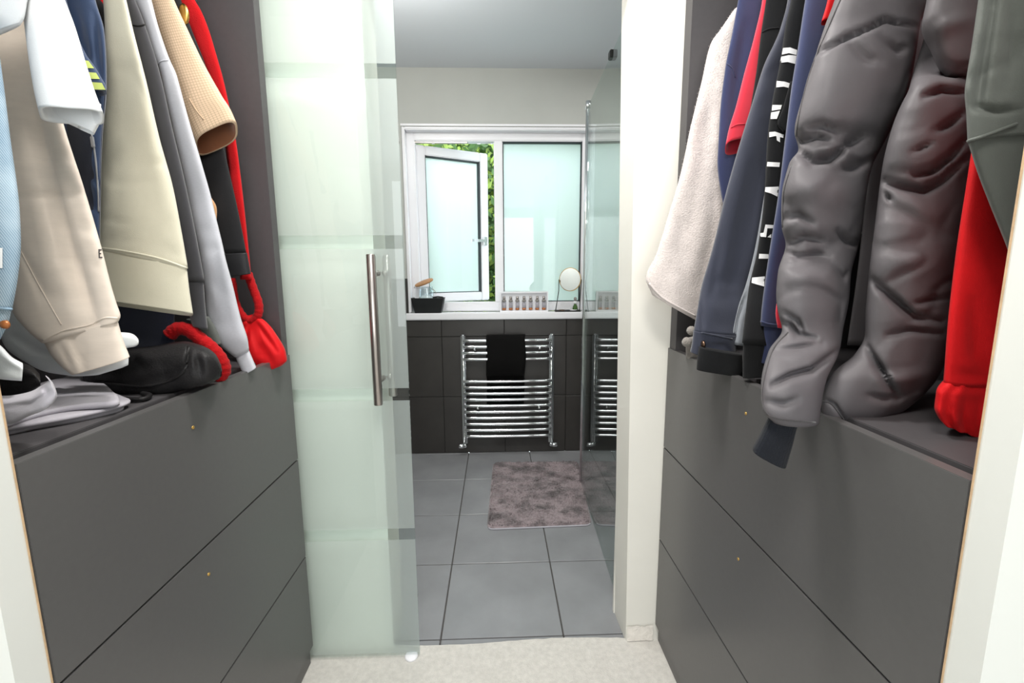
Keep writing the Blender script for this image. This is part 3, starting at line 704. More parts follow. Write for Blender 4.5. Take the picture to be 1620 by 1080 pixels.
# things lying on the left shelf
ZS = 1.0175
g = thing('red_drawstring_bag', 'red gathered fabric bag on the shelf by the end panel', 'bag', (-.64, 1.23, ZS))
loft('pouch', [(388, 500, 402, 497, .012), (380, 512, 420, 508, .03), (374, 535, 438, 530, .04), (376, 560, 452, 556, .045), (386, 582, 454, 568, .04), (398, 592, 448, 575, .03)], 1.235, 'red_nylon', g, .04, openb=False, n=72, m=50,
     creases=[([(396, 508), (385, 550)], 4, .012), ([(398, 508), (412, 560)], 5, .014), ([(402, 506), (437, 555)], 4, .010), ([(392, 512), (378, 530)], 4, .008), ([(415, 545), (430, 575)], 5, .008)])
sf = thing('red_knitted_scarf', 'red knitted roll edge curling over the black leather bag', 'scarf', (-.63, 1.0, ZS))
cp = [at_y(x, y, Y_) for (x, y), Y_ in zip(curve_pts([(268, 530), (280, 520), (298, 522), (318, 537), (336, 552), (350, 570), (354, 586), (346, 598)], 8), np.linspace(.985, 1.0, 57))]
tube('knit_roll', cp, [.0140+.0007*math.sin(i*1.7) for i in range(len(cp))], 'red_knit', sf, 14)
og = thing('olive_pouch', 'small olive fabric pouch behind the light grey cuff', 'pouch', (-.68, 1.06, ZS))
loft('pouch', [(295, 505, 330, 500), (300, 516, 338, 512), (312, 532, 346, 528), (325, 545, 350, 543)], 1.06, 'green_softshell', og, .02, m=24, openb=False)
bg = thing('black_leather_bag', 'black leather bag slumped on the shelf under the olive sweatshirt', 'bag', (-.68, .9, ZS))
o = loft('bag_body', [(130, 592, 136, 606, .02), (160, 566, 162, 618, .04), (200, 553, 202, 626, .05), (240, 549, 242, 624, .055), (290, 541, 290, 614, .055), (320, 548, 322, 606, .05), (342, 562, 340, 600, .03), (350, 578, 348, 596, .015)], .92, 'black_leather', bg, .05, openb=False, n=72, m=70, amp=.006, nscale=14,
     creases=[([(150, 598), (220, 606), (270, 596), (296, 575), (300, 545)], 4, .012), ([(215, 570), (235, 590)], 7, .010), ([(165, 590), (250, 575)], 9, .008), ([(310, 560), (318, 590)], 6, .008)])
seam('piping', o, [(150, 604), (220, 611), (265, 603), (292, 585), (299, 548)], 'black_leather', .003)
pts = [at_z(x, y, ZS+.006) for x, y in curve_pts([(150, 618), (190, 630), (225, 631), (237, 625), (225, 622)], 6)]
tube('strap', pts, .0045, 'black_leather', bg, 8)
loft('pocket', [(318, 552, 316, 600), (332, 556, 330, 602), (345, 572, 344, 600), (351, 584, 350, 594)], .955, 'navy_rib', bg, .02, m=20, openb=False)
bs = thing('black_pouch', 'black pouch on the shelf by the partition above the folded grey t-shirt', 'pouch', (-.7, .7, ZS))
o = loft('pouch', [(-60, 588, -60, 640), (0, 580, 0, 632), (35, 576, 35, 624), (52, 582, 52, 615), (63, 594, 63, 606)], .70, 'black_leather', bs, .035, m=40, openb=False, creases=[([(0, 600), (60, 598)], 4, .006)])
# folded grey t-shirt: stacked layers with soft edges
gt = thing('grey_t_shirt', 'folded grey t-shirt lying on the shelf under the beige cuff', 't-shirt', (-.68, .64, ZS))
def sheet(name, poly, z0, th, amp, seed):
    P = [at_z(x, y, z0) for x, y in curve_pts(poly+[poly[0]], 6)][:-1]; c = np.mean(P, axis=0); n_ = len(P); bm = bmesh.new(); rings = []
    for sx_, zz in ((1, 0), (1.008, th*.5), (.995, th), (.93, th*1.05), (.8, th*1.1), (.6, th*1.1), (.35, th*1.1), (.1, th*1.1)):
        rg = []
        for p_ in P:
            q = c+(p_-c)*sx_; d = noise.noise(Vector((q[0]*16+seed, q[1]*16, 0)))*amp*(1 if zz >= th else .3)
            rg.append(bm.verts.new((q[0], q[1], z0+zz+max(d, -th*.3))))
        rings.append(rg)
    for A_, B_ in zip(rings, rings[1:]):
        for k in range(n_): bm.faces.new((A_[k], A_[(k+1) % n_], B_[(k+1) % n_], B_[k]))
    bm.faces.new(rings[0][::-1]); bm.faces.new(rings[-1])
    return bm_obj(name, bm, 'grey_jersey', gt, True)
sheet('fold', [(10, 689), (60, 678), (120, 668), (175, 655), (196, 645), (170, 625), (100, 615), (20, 640), (-10, 670)], ZS, .007, .001, 1)
sheet('fold', [(8, 682), (60, 673), (120, 662), (180, 648), (206, 637), (190, 630), (140, 610), (90, 612), (20, 638), (-10, 665)], ZS+.008, .006, .002, 4)
sheet('fold', [(8, 676), (60, 660), (110, 650), (178, 644), (188, 636), (165, 612), (130, 596), (90, 605), (20, 630), (-10, 655)], ZS+.0155, .008, .004, 8)
loft('crumpled_sleeve', [(-30, 625, -30, 672, .03), (10, 628, 14, 668, .03), (45, 622, 48, 655, .025), (65, 612, 72, 645, .022), (78, 600, 90, 622, .018), (72, 594, 84, 606, .008)], .625, 'grey_jersey', gt, .02, m=50, n=48, openb=False, amp=.005, nscale=22, creases=[([(5, 645), (50, 640), (80, 620)], 5, .008), ([(66, 600), (74, 622)], 4, .010)])

# ================================================================== clothes, right wardrobe
# green grey softshell
g = garment('softshell_jacket', 'green grey softshell jacket tapering to a point beside the right partition', 'jacket', 1, .55, GR)
o = loft('sleeve', [(1556, -70, 1720, -70), (1548, 0, 1715, 0), (1538, 70, 1710, 70), (1527, 140, 1710, 140), (1529, 185, 1708, 180), (1531, 228, 1706, 215)], .555, 'green_softshell', g, .035, fold=(.0035, 8), n=72, m=70, openb=False,
     creases=[([(1575, -20), (1556, 80), (1545, 165)], 9, .020), ([(1545, 168), (1575, 175), (1610, 172)], 6, .010), ([(1600, -20), (1602, 80), (1590, 140)], 12, .014), ([(1563, 20), (1548, 120)], 9, -.012)])
loft('lower_sleeve', [(1531, 224, 1700, 210, .03), (1546, 272, 1690, 265), (1565, 322, 1680, 322), (1588, 379, 1660, 382), (1600, 410, 1650, 410)], .555, 'green_softshell', g, .028, m=40)
seam('elbow_seam', o, [(1532, 223), (1560, 214), (1608, 196)], 'green_softshell', .0022)
torso(g, 1, .56, 'green_softshell', 1.4, .02)
# red jacket sleeve
g = garment('red_jacket', 'bright red jacket sleeve with a gathered cuff beside the right partition', 'jacket', 1, .61, GR)
loft('sleeve', [(1560, 60, 1690, 60), (1545, 150, 1680, 150), (1537, 240, 1670, 240), (1528, 300, 1660, 300), (1514, 390, 1650, 390), (1503, 480, 1640, 480), (1493, 603, 1620, 606)], .61, 'red_nylon', g, .04, openb=False, m=70, n=64, creases=[([(1540, 480), (1545, 560), (1570, 600)], 12, .010), ([(1515, 590), (1560, 600)], 8, .008)])
loft('cuff', [(1494, 600, 1618, 604, .038), (1482, 616, 1616, 622, .042), (1479, 638, 1612, 648, .042), (1484, 656, 1606, 682, .038), (1492, 664, 1600, 700, .036)], .61, 'red_nylon', g, .04, m=40, n=120, ripple=(17, .004, .0, .7), amp=.006, nscale=34)
torso(g, 1, .625, 'red_nylon', 1.35, .015, .80)
# grey padded jacket
g = garment('padded_jacket', 'big dark grey padded jacket with puffed sleeves and a navy knit cuff', 'jacket', 1, .76, GR)
s1 = [([(1256, 206), (1268, 222), (1292, 214), (1310, 219)], 6, .016), ([(1262, 238), (1285, 254), (1312, 250), (1340, 228), (1365, 214)], 8, .020), ([(1280, 200), (1300, 196), (1325, 206)], 7, .012),
      ([(1298, 236), (1330, 234), (1358, 248)], 7, -.012), ([(1330, 268), (1352, 262), (1380, 252)], 9, .014), ([(1243, 346), (1262, 338), (1285, 352)], 7, .012), ([(1250, 384), (1272, 374), (1300, 380)], 6, .014),
      ([(1238, 398), (1262, 406), (1292, 402), (1312, 408)], 7, .012), ([(1326, 366), (1340, 382), (1358, 388)], 6, .014), ([(1235, 512), (1250, 514), (1262, 530), (1290, 536)], 6, .014), ([(1242, 496), (1262, 508), (1270, 524)], 5, .010),
      ([(1222, 610), (1250, 596), (1285, 586), (1325, 556)], 7, .018), ([(1230, 555), (1262, 552), (1300, 545)], 8, .010), ([(1213, 636), (1240, 640), (1262, 632)], 7, .008), ([(1340, 60), (1372, 92), (1390, 96)], 10, .008),
      ([(1395, 60), (1420, 78), (1440, 72)], 8, .010), ([(1290, 84), (1330, 62), (1400, 30), (1455, 42)], 5, .014), ([(1320, 420), (1335, 440), (1342, 430)], 6, .01), ([(1240, 450), (1280, 440), (1335, 452)], 26, -.010), ([(1250, 300), (1300, 300), (1350, 320)], 28, -.012)]
o = loft('sleeve', [(1335, -70, 1480, -70, .05), (1321, 0, 1472, 0, .06), (1303, 50, 1456, 38, .06), (1284, 110, 1448, 90, .08), (1269, 160, 1436, 150, .085), (1257, 208, 1412, 200, .08), (1263, 237, 1392, 238, .058), (1248, 262, 1380, 262, .07), (1237, 310, 1370, 310, .075), (1237, 360, 1364, 360, .07), (1243, 388, 1358, 390, .056), (1231, 430, 1347, 430, .068, 0, -.01), (1229, 480, 1343, 475, .066, 0, -.025), (1237, 517, 1335, 515, .052, 0, -.04), (1216, 555, 1328, 555, .058, 0, -.07), (1204, 612, 1306, 605, .052, 0, -.11), (1206, 645, 1298, 650, .042, 0, -.125), (1222, 664, 1296, 668, .03, 0, -.13)],
     .80, 'puffer', g, .07, n=110, m=170, p=2.2, fold=(.010, 7), creases=[(a_, b_*.8, c_*1.75 if c_ > 0 else c_*1.3) for a_, b_, c_ in s1], amp=.005, nscale=13)
seam('piping', o, [(1338, -20), (1312, 40), (1285, 105), (1268, 165), (1259, 215)], 'seam_dark', .0013)
seam('piping', o, [(1252, 262), (1240, 305), (1238, 360)], 'seam_dark', .0013)
seam('piping', o, [(1247, 525), (1222, 555), (1207, 612), (1209, 645), (1228, 662), (1290, 668)], 'seam_dark', .0015)
loft('cuff', [(1222, 645, 1268, 660, .025), (1216, 660, 1262, 672, .028), (1204, 684, 1254, 702, .027), (1191, 708, 1244, 736, .026)], .68, 'navy_rib', g, .026, m=36, n=90, ripple=(40, .0004, 0, .1), amp=.002)
s2 = [([(1462, 150), (1490, 140), (1530, 146)], 6, .014), ([(1478, 206), (1500, 196), (1528, 176)], 7, .014), ([(1442, 240), (1460, 232), (1475, 226)], 5, .008), ([(1448, 276), (1475, 268), (1505, 246), (1530, 220)], 7, .020),
      ([(1398, 286), (1430, 294), (1462, 300), (1490, 285), (1528, 250)], 8, .020), ([(1400, 306), (1410, 316)], 5, .010), ([(1375, 440), (1410, 470), (1445, 500), (1490, 508)], 8, .016), ([(1448, 480), (1475, 474), (1500, 470)], 5, .010),
      ([(1405, 530), (1440, 522), (1490, 528)], 6, .012), ([(1372, 550), (1390, 580), (1405, 605), (1420, 626)], 7, .016), ([(1425, 628), (1400, 632), (1375, 626)], 7, .008), ([(1390, 600), (1420, 600), (1470, 590)], 14, -.008), ([(1490, 116), (1512, 118), (1535, 112)], 4, .012),
      ([(1400, 420), (1450, 410), (1500, 400)], 26, -.010), ([(1305, 632), (1320, 640), (1334, 662)], 4, .006), ([(1470, 60), (1500, 80), (1535, 70)], 18, -.012)]
o2 = loft('sleeve', [(1462, 60, 1548, 60, .03, 0, .07), (1450, 100, 1546, 100, .04, 0, .05), (1441, 130, 1545, 130, .055, 0, .02), (1432, 156, 1545, 156, .07), (1408, 215, 1543, 215, .078), (1396, 265, 1540, 265, .072), (1391, 300, 1536, 295, .058), (1385, 350, 1528, 345, .072), (1376, 420, 1522, 410, .075), (1370, 480, 1517, 470, .07), (1368, 530, 1510, 520, .07), (1352, 560, 1500, 560, .07), (1316, 592, 1484, 595, .07), (1301, 625, 1455, 628, .065), (1300, 652, 1418, 655, .05), (1315, 666, 1395, 664, .03)],
     .72, 'puffer', g, .07, n=110, m=170, p=2.2, fold=(.010, 7), creases=[(a_, b_*.8, c_*1.75 if c_ > 0 else c_*1.3) for a_, b_, c_ in s2], amp=.005, nscale=13, seed=3, openb=False)
loft('shoulder_panel', [(1470, -70, 1575, -70, .05), (1466, 0, 1562, 0, .055), (1458, 42, 1554, 42, .055), (1472, 78, 1550, 80, .05), (1489, 112, 1547, 118, .04), (1500, 122, 1545, 126, .02)], .70, 'puffer', g, .05, n=80, m=70, p=2.2, amp=.005, nscale=13, seed=7, fold=(.006, 8), openb=False, creases=[([(1475, 60), (1500, 40), (1545, 30)], 14, -.008), ([(1490, 100), (1515, 106), (1540, 100)], 5, .008)])
seam('panel_seam', o2, [(1301, 634), (1316, 640), (1335, 664)], 'seam_dark', .0013)
loft('body_front', [(1370, -60, 1600, -60), (1380, 100, 1590, 100), (1375, 250, 1570, 250), (1360, 400, 1540, 400), (1340, 545, 1500, 545)], .92, 'puffer', g, .02)
loft('lining_edge', [(1318, -40, 1340, -40), (1307, 10, 1330, 8), (1299, 37, 1322, 30)], .87, 'red_nylon', g, .012, m=20)
torso(g, 1, .82, 'puffer', 1.35, .035, .80)
# dark red sliver
g = garment('dark_red_top', 'dark red sleeve sliver between the navy sweatshirt and padded jacket', 'top', 1, .87, GR)
loft('sleeve', [(1250, 380, 1290, 380), (1234, 450, 1280, 450), (1227, 492, 1270, 492), (1230, 518, 1270, 520)], .885, 'coral_cotton', g, .01, m=24)
torso(g, 1, .885, 'coral_cotton', 1.4, .008, .82)
# navy sweatshirt
g = garment('navy_sweatshirt', 'muted navy sweatshirt sleeve squeezed behind the grey padded jacket', 'sweatshirt', 1, .92, GR)
o = loft('sleeve', [(1285, -60, 1345, -60), (1274, 0, 1335, 0), (1261, 85, 1322, 85), (1252, 140, 1310, 140), (1242, 220, 1298, 220), (1231, 310, 1278, 310), (1220, 380, 1272, 380), (1211, 440, 1266, 440), (1204, 498, 1262, 500), (1203, 514, 1262, 520)], .925, 'navy_sweat', g, .026, openb=False)
loft('cuff', [(1208, 514, 1262, 520), (1206, 545, 1256, 550), (1197, 570, 1242, 580)], .925, 'navy_sweat', g, .02, m=24)
seam('cuff_seam', o, [(1204, 508), (1215, 512), (1230, 514)], 'navy_sweat', .002)
torso(g, 1, .925, 'navy_sweat', 1.35, .015)
# lettered black sleeve
g = garment('lettered_sweatshirt', 'black sweatshirt sleeve with large white letters down its length', 'sweatshirt', 1, .975, GR)
o = loft('sleeve', [(1260, -60, 1300, -60), (1252, 0, 1292, 0), (1243, 40, 1284, 40), (1234, 100, 1276, 100), (1222, 160, 1267, 160), (1214, 220, 1259, 220), (1209, 310, 1249, 310), (1200, 385, 1240, 385), (1189, 435, 1231, 435), (1180, 490, 1222, 495, None, 0, -.03), (1174, 541, 1216, 545, None, 0, -.05)], .975, 'black_fleece', g, .022, openb=False)
loft('cuff', [(1176, 538, 1212, 542), (1175, 570, 1210, 572), (1175, 596, 1211, 594)], .925, 'black_fleece', g, .02, m=24)
for q in ([(1239, 76), (1250, 75), (1261, 79), (1260, 87), (1248, 84), (1237, 86)], [(1236, 90), (1248, 87), (1260, 88), (1258, 101), (1246, 98), (1234, 99)], [(1229, 128), (1241, 129), (1254, 133), (1252, 140), (1240, 137), (1228, 138)],
          [(1222, 166), (1237, 166), (1235, 173), (1221, 175)], [(1220, 178), (1234, 175), (1229, 188), (1219, 188)], [(1217, 209), (1226, 208), (1240, 213), (1239, 218), (1227, 215), (1217, 217)], [(1228, 214), (1234, 216), (1234, 225), (1229, 222)],
          [(1214, 256), (1234, 257), (1233, 264), (1213, 263)], [(1211, 296), (1232, 295), (1232, 300), (1221, 302), (1231, 305), (1230, 311), (1220, 306), (1210, 303)],
          [(1211, 355), (1224, 356), (1223, 361), (1214, 361), (1212, 375), (1201, 374), (1201, 369), (1208, 368)], [(1214, 375), (1220, 370), (1220, 376)], [(1196, 401), (1216, 402), (1216, 409), (1195, 409)],
          [(1190, 439), (1210, 437), (1210, 441), (1200, 444), (1209, 448), (1209, 453), (1198, 450), (1189, 447)]):
    decal('letter', o, q, 'letter_white')
loft('sleeve_fold', [(1250, 130, 1266, 130), (1238, 172, 1262, 172), (1230, 195, 1258, 195), (1238, 208, 1256, 208)], .95, 'black_fleece', g, .006, m=24)
torso(g, 1, .975, 'black_fleece', 1.35, .012)
# grey tee
g = garment('grey_jumper', 'grey marl jumper hanging in folds behind the lettered black sleeve', 'jumper', 1, 1.02, GR)
loft('hem', [(1232, 180, 1255, 180), (1213, 285, 1243, 290), (1195, 390, 1233, 390), (1180, 450, 1220, 450), (1168, 485, 1210, 487), (1160, 520, 1205, 525), (1155, 543, 1202, 550)], 1.02, 'grey_tee', g, .016, m=60, creases=[([(1178, 470), (1167, 505), (1162, 545)], 3, .012), ([(1190, 440), (1184, 500)], 4, -.006)])
torso(g, 1, 1.02, 'grey_tee', 1.35, .01)
# navy softshell with snap cuff
g = garment('navy_jacket', 'dark navy jacket sleeve with a bronze snap on its cuff', 'jacket', 1, 1.07, GR)
o = loft('sleeve', [(1250, -60, 1282, -60), (1246, 0, 1272, 0), (1234, 50, 1264, 50), (1207, 110, 1254, 110), (1190, 165, 1244, 165), (1164, 250, 1230, 250), (1146, 315, 1222, 315), (1128, 390, 1211, 390), (1113, 440, 1196, 440), (1103, 490, 1180, 495, .03, 0, -.02), (1097, 525, 1170, 532, .026, 0, -.035)], 1.065, 'navy_softshell', g, .034, fold=(.0035, 8), openb=False, n=64, m=80,
     creases=[([(1190, 260), (1165, 380), (1150, 480)], 7, .006), ([(1215, 200), (1190, 330), (1165, 440)], 9, .006), ([(1140, 380), (1125, 470)], 7, .004), ([(1108, 480), (1112, 520)], 3, .008)])
c = loft('cuff', [(1097, 522, 1168, 530, .028), (1095, 540, 1165, 552, .028), (1092, 555, 1162, 575, .028)], 1.03, 'navy_softshell', g, .033, m=30, n=64, creases=[([(1120, 548), (1145, 546), (1156, 556)], 4, .006)])
seam('cuff_seam', c, [(1110, 526), (1130, 530), (1158, 536)], 'navy_softshell', .002)
h = hit(c, 1112, 545)
if h: lathe('snap_button', [(0, -.004), (.007, -.004), (.0095, -.001), (.0095, .002), (0, .002)], h, 'bronze', g, 16, 'X')
loft('cuff_lining', [(1106, 548, 1174, 560, .024), (1103, 568, 1175, 584, .024), (1102, 583, 1172, 594, .022)], 1.0, 'black_fleece', g, .024, m=24)
torso(g, 1, 1.07, 'navy_softshell', 1.35, .015)
# black top
g = garment('black_sweatshirt', 'plain black sweatshirt shoulder between the coral polo and navy jacket', 'sweatshirt', 1, 1.12, GR)
o = loft('sleeve', [(1220, -60, 1268, -60), (1212, 0, 1262, 0), (1203, 60, 1250, 60), (1197, 110, 1238, 110), (1190, 155, 1225, 160), (1180, 210, 1210, 210)], 1.115, 'black_fleece', g, .016)
seam('shoulder_seam', o, [(1204, 52), (1216, 46), (1232, 44)], 'black_wool', .0016)
torso(g, 1, 1.115, 'black_fleece', 1.4, .01)
# coral polo
g = garment('coral_polo_shirt', 'coral red polo shirt with an open short sleeve', 'polo shirt', 1, 1.16, GR)
o = loft('sleeve', [(1212, -60, 1232, -60), (1206, 0, 1226, 0), (1193, 60, 1216, 60), (1178, 115, 1210, 115), (1164, 170, 1200, 165), (1152, 210, 1188, 205, .02, .006), (1147, 236, 1180, 228, .02, .013)], 1.155, 'coral_cotton', g, .02, n=56)
seam('hem_seam', o, [(1156, 202), (1166, 197), (1178, 196)], 'coral_cotton', .0015)
torso(g, 1, 1.155, 'coral_cotton', 1.4, .01)
# navy blue
g = garment('navy_blue_top', 'deep navy blue top between the coral polo and white robe', 'top', 1, 1.2, GR)
o = loft('sleeve', [(1178, -60, 1222, -60), (1168, 0, 1216, 0), (1158, 55, 1206, 55), (1147, 110, 1198, 110), (1139, 180, 1188, 180), (1135, 250, 1180, 250), (1141, 310, 1172, 310), (1150, 345, 1166, 345)], 1.195, 'navy_blue', g, .018, creases=[([(1180, 40), (1168, 120), (1160, 200)], 8, .008)])
seam('shoulder_seam', o, [(1149, 100), (1158, 108), (1163, 122)], 'navy_blue', .0016)
torso(g, 1, 1.195, 'navy_blue', 1.35, .012)
# fluffy robe
g = garment('bathrobe', 'fluffy off-white bathrobe hanging over the drawer edge by the jamb', 'bathrobe', 1, 1.255, GR)
o = loft('robe_side', [(1160, 20, 1190, 20), (1138, 52, 1180, 50), (1124, 72, 1176, 70), (1110, 130, 1172, 130), (1093, 200, 1166, 200), (1078, 270, 1164, 270), (1056, 345, 1156, 345), (1038, 402, 1146, 412), (1022, 440, 1130, 482), (1032, 466, 1116, 514)], 1.255, 'fluffy_robe', g, .032, p=2.4, n=80, m=90, amp=.006, nscale=14,
     creases=[([(1130, 100), (1110, 250), (1085, 400)], 14, .008), ([(1140, 240), (1125, 380), (1105, 480)], 12, .008), ([(1085, 300), (1065, 430)], 12, .006)])
seam('hem_seam', o, [(1027, 448), (1045, 468), (1070, 484), (1100, 500)], 'fluffy_robe', .003)
bm = bmesh.new()                                        # short fibres, real geometry
me = o.data; me.calc_loop_triangles()
for i in range(9000):
    pol = me.polygons[random.randrange(len(me.polygons))]
    if pol.area < 1e-9 or pol.area > 1e-3: continue
    p_ = pol.center+Vector((random.uniform(-1, 1), random.uniform(-1, 1), random.uniform(-1, 1)))*.004; nn = pol.normal
    d_ = (nn+Vector((random.gauss(0, .5), random.gauss(0, .5), random.gauss(-.3, .5)))).normalized()*random.uniform(.002, .005); w_ = d_.cross(nn)
    w_ = (w_.normalized() if w_.length > 1e-9 else Vector((1, 0, 0)))*.0005
    bm.faces.new([bm.verts.new(p_-w_), bm.verts.new(p_+w_), bm.verts.new(p_+d_)])
f_ = bm_obj('pile', bm, 'fluffy_robe', g); f_['kind'] = 'stuff'
torso(g, 1, 1.255, 'fluffy_robe', 1.35, .02)
# pompoms
pm = thing('pompom_slippers', 'two small grey fluffy pompoms in the corner beside the navy cuff', 'slippers', (.56, 1.2, ZS))
for (x, y, r) in ((1087, 541, .013), (1094, 523, .012)):
    c = at_y(x, y, 1.18); bm = bmesh.new(); bmesh.ops.create_icosphere(bm, subdivisions=4, radius=r)
    for v in bm.verts: v.co = v.co*(1+.16*noise.noise(v.co*420))+Vector(c)
    bm_obj('pompom', bm, 'pompom', pm, True)
loft('slipper', [(1085, 535, 1085, 566), (1110, 530, 1110, 572), (1140, 535, 1140, 585)], 1.22, 'pompom', pm, .025, m=20, openb=False)

# ================================================================== bathroom things
rd = thing('towel_radiator', 'chrome ladder towel radiator on the dark tiled wall', 'radiator', (.09, 2.99, .03))
YR = 2.985
xl, xr = at_y(734, 600, YR)[0], at_y(872, 600, YR)[0]; zt, zb = at_y(735, 529, YR)[2], at_y(738, 703, YR)[2]
for x in (xl, xr): 
    bm = bmesh.new(); addbox(bm, x-.0165, x+.0165, YR-.014, YR+.014, zb, zt); bm_obj('upright', bm, 'chrome', rd, True, .009, 3)
for yy in [537.7, 547.3, 557, 567]+[601.8+9.56*k for k in range(10)]:
    z = at_y(803, yy, YR)[2]
    pts = [(xl+(xr-xl)*u_, YR-.012-.008*math.sin(math.pi*u_), z) for u_ in np.linspace(0, 1, 15)]
    tube('bar', pts, .0105, 'chrome', rd, 14)
for (x, y) in ((751, 552), (854, 550), (756, 645), (853, 644)):
    c = at_y(x, y, YR-.03); lathe('bracket_cap', [(0, -.014), (.006, -.013), (.010, -.006), (.010, .004), (.006, .03), (.006, .06)], c, 'chrome', rd, 16, 'Y')
for x, dx in ((xl, -1), (xr, 1)):
    v = tube('valve', [(x, YR, zb+.01), (x, YR, zb-.012), (x+dx*.006, YR+.01, zb-.02), (x+dx*.006, YW-.01, zb-.02)], .010, 'chrome', rd, 12)
    lathe('valve_cap', [(0, 0), (.014, 0), (.016, .008), (.016, .03), (.012, .036), (0, .036)], (x+dx*.008 if dx > 0 else x-.044, YR-.01, zb-.006), 'chrome', v, 18, 'X')
tw = thing('black_hand_towel', 'black hand towel draped over the upper bars of the chrome radiator', 'towel', (.1, YR, .7))
bm = bmesh.new(); x0, x1 = at_y(770, 560, YR-.045)[0], at_y(831, 560, YR-.045)[0]
z1, z2, z3 = at_y(800, 533, YR-.04)[2], at_y(800, 596, YR-.04)[2], at_y(800, 640, YR)[2]
prof = [(YR+.012, z3), (YR+.012, z2-.03), (YR+.006, z2-.006), (YR-.030, z2+.012), (YR-.050, z2+.03), (YR-.052, (z1+z2)/2), (YR-.051, z1-.01), (YR-.046, z1+.008), (YR-.034, z1+.014), (YR-.022, z1+.008), (YR-.012, z1-.01), (YR-.004, z1-.02), (YR-.002, z2)]
G = []
for (y, z) in prof:
    G.append([bm.verts.new((x0+(x1-x0)*u_+.006*math.sin(z*30), y+.003*math.sin(u_*9+z*14), z)) for u_ in np.linspace(0, 1, 14)])
for A_, B_ in zip(G, G[1:]):
    for k in range(13): bm.faces.new((A_[k], A_[k+1], B_[k+1], B_[k]))
o = bm_obj('towel_cloth', bm, 'towel', tw, True); sm = o.modifiers.new('t', 'SOLIDIFY'); sm.thickness = .005; sm.offset = 0

# bath mat
bmm = thing('bath_mat', 'mottled grey shaggy bath mat on the slate floor tiles', 'bath mat', (.2, 2.45, 0))
Q = [at_z(770, 838, .0)[:2], at_z(937, 831, .0)[:2], at_z(916, 731, .0)[:2], at_z(780, 733, .0)[:2]]
Q[1][0] = min(Q[1][0], .463); Q[2][0] = min(Q[2][0], .53)
def matpt(u_, v_): return (1-v_)*((1-u_)*Q[0]+u_*Q[1])+v_*((1-u_)*Q[3]+u_*Q[2])
def rnd(u_, v_, r=.06):                                    # rounded corners
    U, Vv = u_*2-1, v_*2-1
    k = max(0, abs(U)-(1-r*2))/(r*2); l = max(0, abs(Vv)-(1-r*2))/(r*2)
    if k > 0 and l > 0:
        hyp = math.hypot(k, l)
        if hyp > 0:
            s_ = max(k, l)/hyp; U = math.copysign(1-r*2+k*s_*r*2, U); Vv = math.copysign(1-r*2+l*s_*r*2, Vv)
    return (U+1)/2, (Vv+1)/2
nb = 150; bm = bmesh.new(); G = []
for j in range(nb+1):
    row = []
    for i in range(nb+1):
        u_, v_ = rnd(i/nb, j/nb); q = matpt(u_, v_); e_ = min(i, j, nb-i, nb-j)/5; hgt = .004+.010*min(1, e_)**.5
        nz = noise.noise(Vector((q[0]*22, q[1]*22, 0)))*.003+noise.noise(Vector((q[0]*90, q[1]*90, 5)))*.003
        row.append(bm.verts.new((q[0], q[1], hgt+nz*min(1, e_))))
    G.append(row)
for j in range(nb):
    for i in range(nb): bm.faces.new((G[j][i], G[j][i+1], G[j+1][i+1], G[j+1][i]))
edge = [G[0][i] for i in range(nb+1)]+[G[j][nb] for j in range(1, nb+1)]+[G[nb][i] for i in range(nb-1, -1, -1)]+[G[j][0] for j in range(nb-1, 0, -1)]
lowv = [bm.verts.new((v.co.x, v.co.y, 0)) for v in edge]
for k in range(len(edge)): bm.faces.new((edge[k], edge[(k+1) % len(edge)], lowv[(k+1) % len(edge)], lowv[k]))
mp = bm_obj('pile_base', bm, 'bath_mat', bmm, True)
pts = [matpt(*rnd(i/60, 0)) for i in range(61)]
tube('bound_edge', [(p_[0], p_[1]-.002, .004) for p_ in pts], .004, 'grey_jersey', bmm, 8)
bm = bmesh.new()
for i in range(26000):
    u_, v_ = rnd(random.uniform(.012, .988), random.uniform(.012, .988)); q = matpt(u_, v_); p_ = Vector((q[0], q[1], .010))
    lean_ = noise.noise(Vector((q[0]*12, q[1]*12, 9)))*2.5
    d_ = Vector((math.cos(lean_*3), math.sin(lean_*3), .9+random.random())).normalized()*random.uniform(.008, .014)
    a_ = random.uniform(0, 6.3); w_ = Vector((math.cos(a_), math.sin(a_), 0))*.0013
    bm.faces.new([bm.verts.new(p_-w_), bm.verts.new(p_+w_), bm.verts.new(p_+d_)])
f_ = bm_obj('pile', bm, 'bath_mat', bmm); f_['kind'] = 'stuff'

# on the sill
ZL = .982
def rrect(w, d, r, k=6):
    out = []
    for cx, cy, a0 in ((w-r, d-r, 0), (-w+r, d-r, 90), (-w+r, -d+r, 180), (w-r, -d+r, 270)):
        for i in range(k+1):
            a = math.radians(a0+90*i/k); out.append((cx+r*math.cos(a), cy+r*math.sin(a)))
    return out
def rloft(name, secs, c, mat, parent, smooth=True):
    bm = bmesh.new(); rings = []
    for (w, d, r, z) in secs: rings.append([bm.verts.new((c[0]+x, c[1]+y, c[2]+z)) for x, y in rrect(w, d, r)])
    for A_, B_ in zip(rings, rings[1:]):
        for k in range(len(A_)): bm.faces.new((A_[k], A_[(k+1) % len(A_)], B_[(k+1) % len(A_)], B_[k]))
    bm.faces.new(rings[0][::-1]); bm.faces.new(rings[-1]); return bm_obj(name, bm, mat, parent, smooth)
bx0, bx1 = at_y(651, 472, 3.06)[0], at_y(703, 472, 3.06)[0]; bc = ((bx0+bx1)/2, 3.072, ZL); bw = (bx1-bx0)/2
bk = thing('black_basket', 'small tapered black basket on the window sill', 'basket', bc)
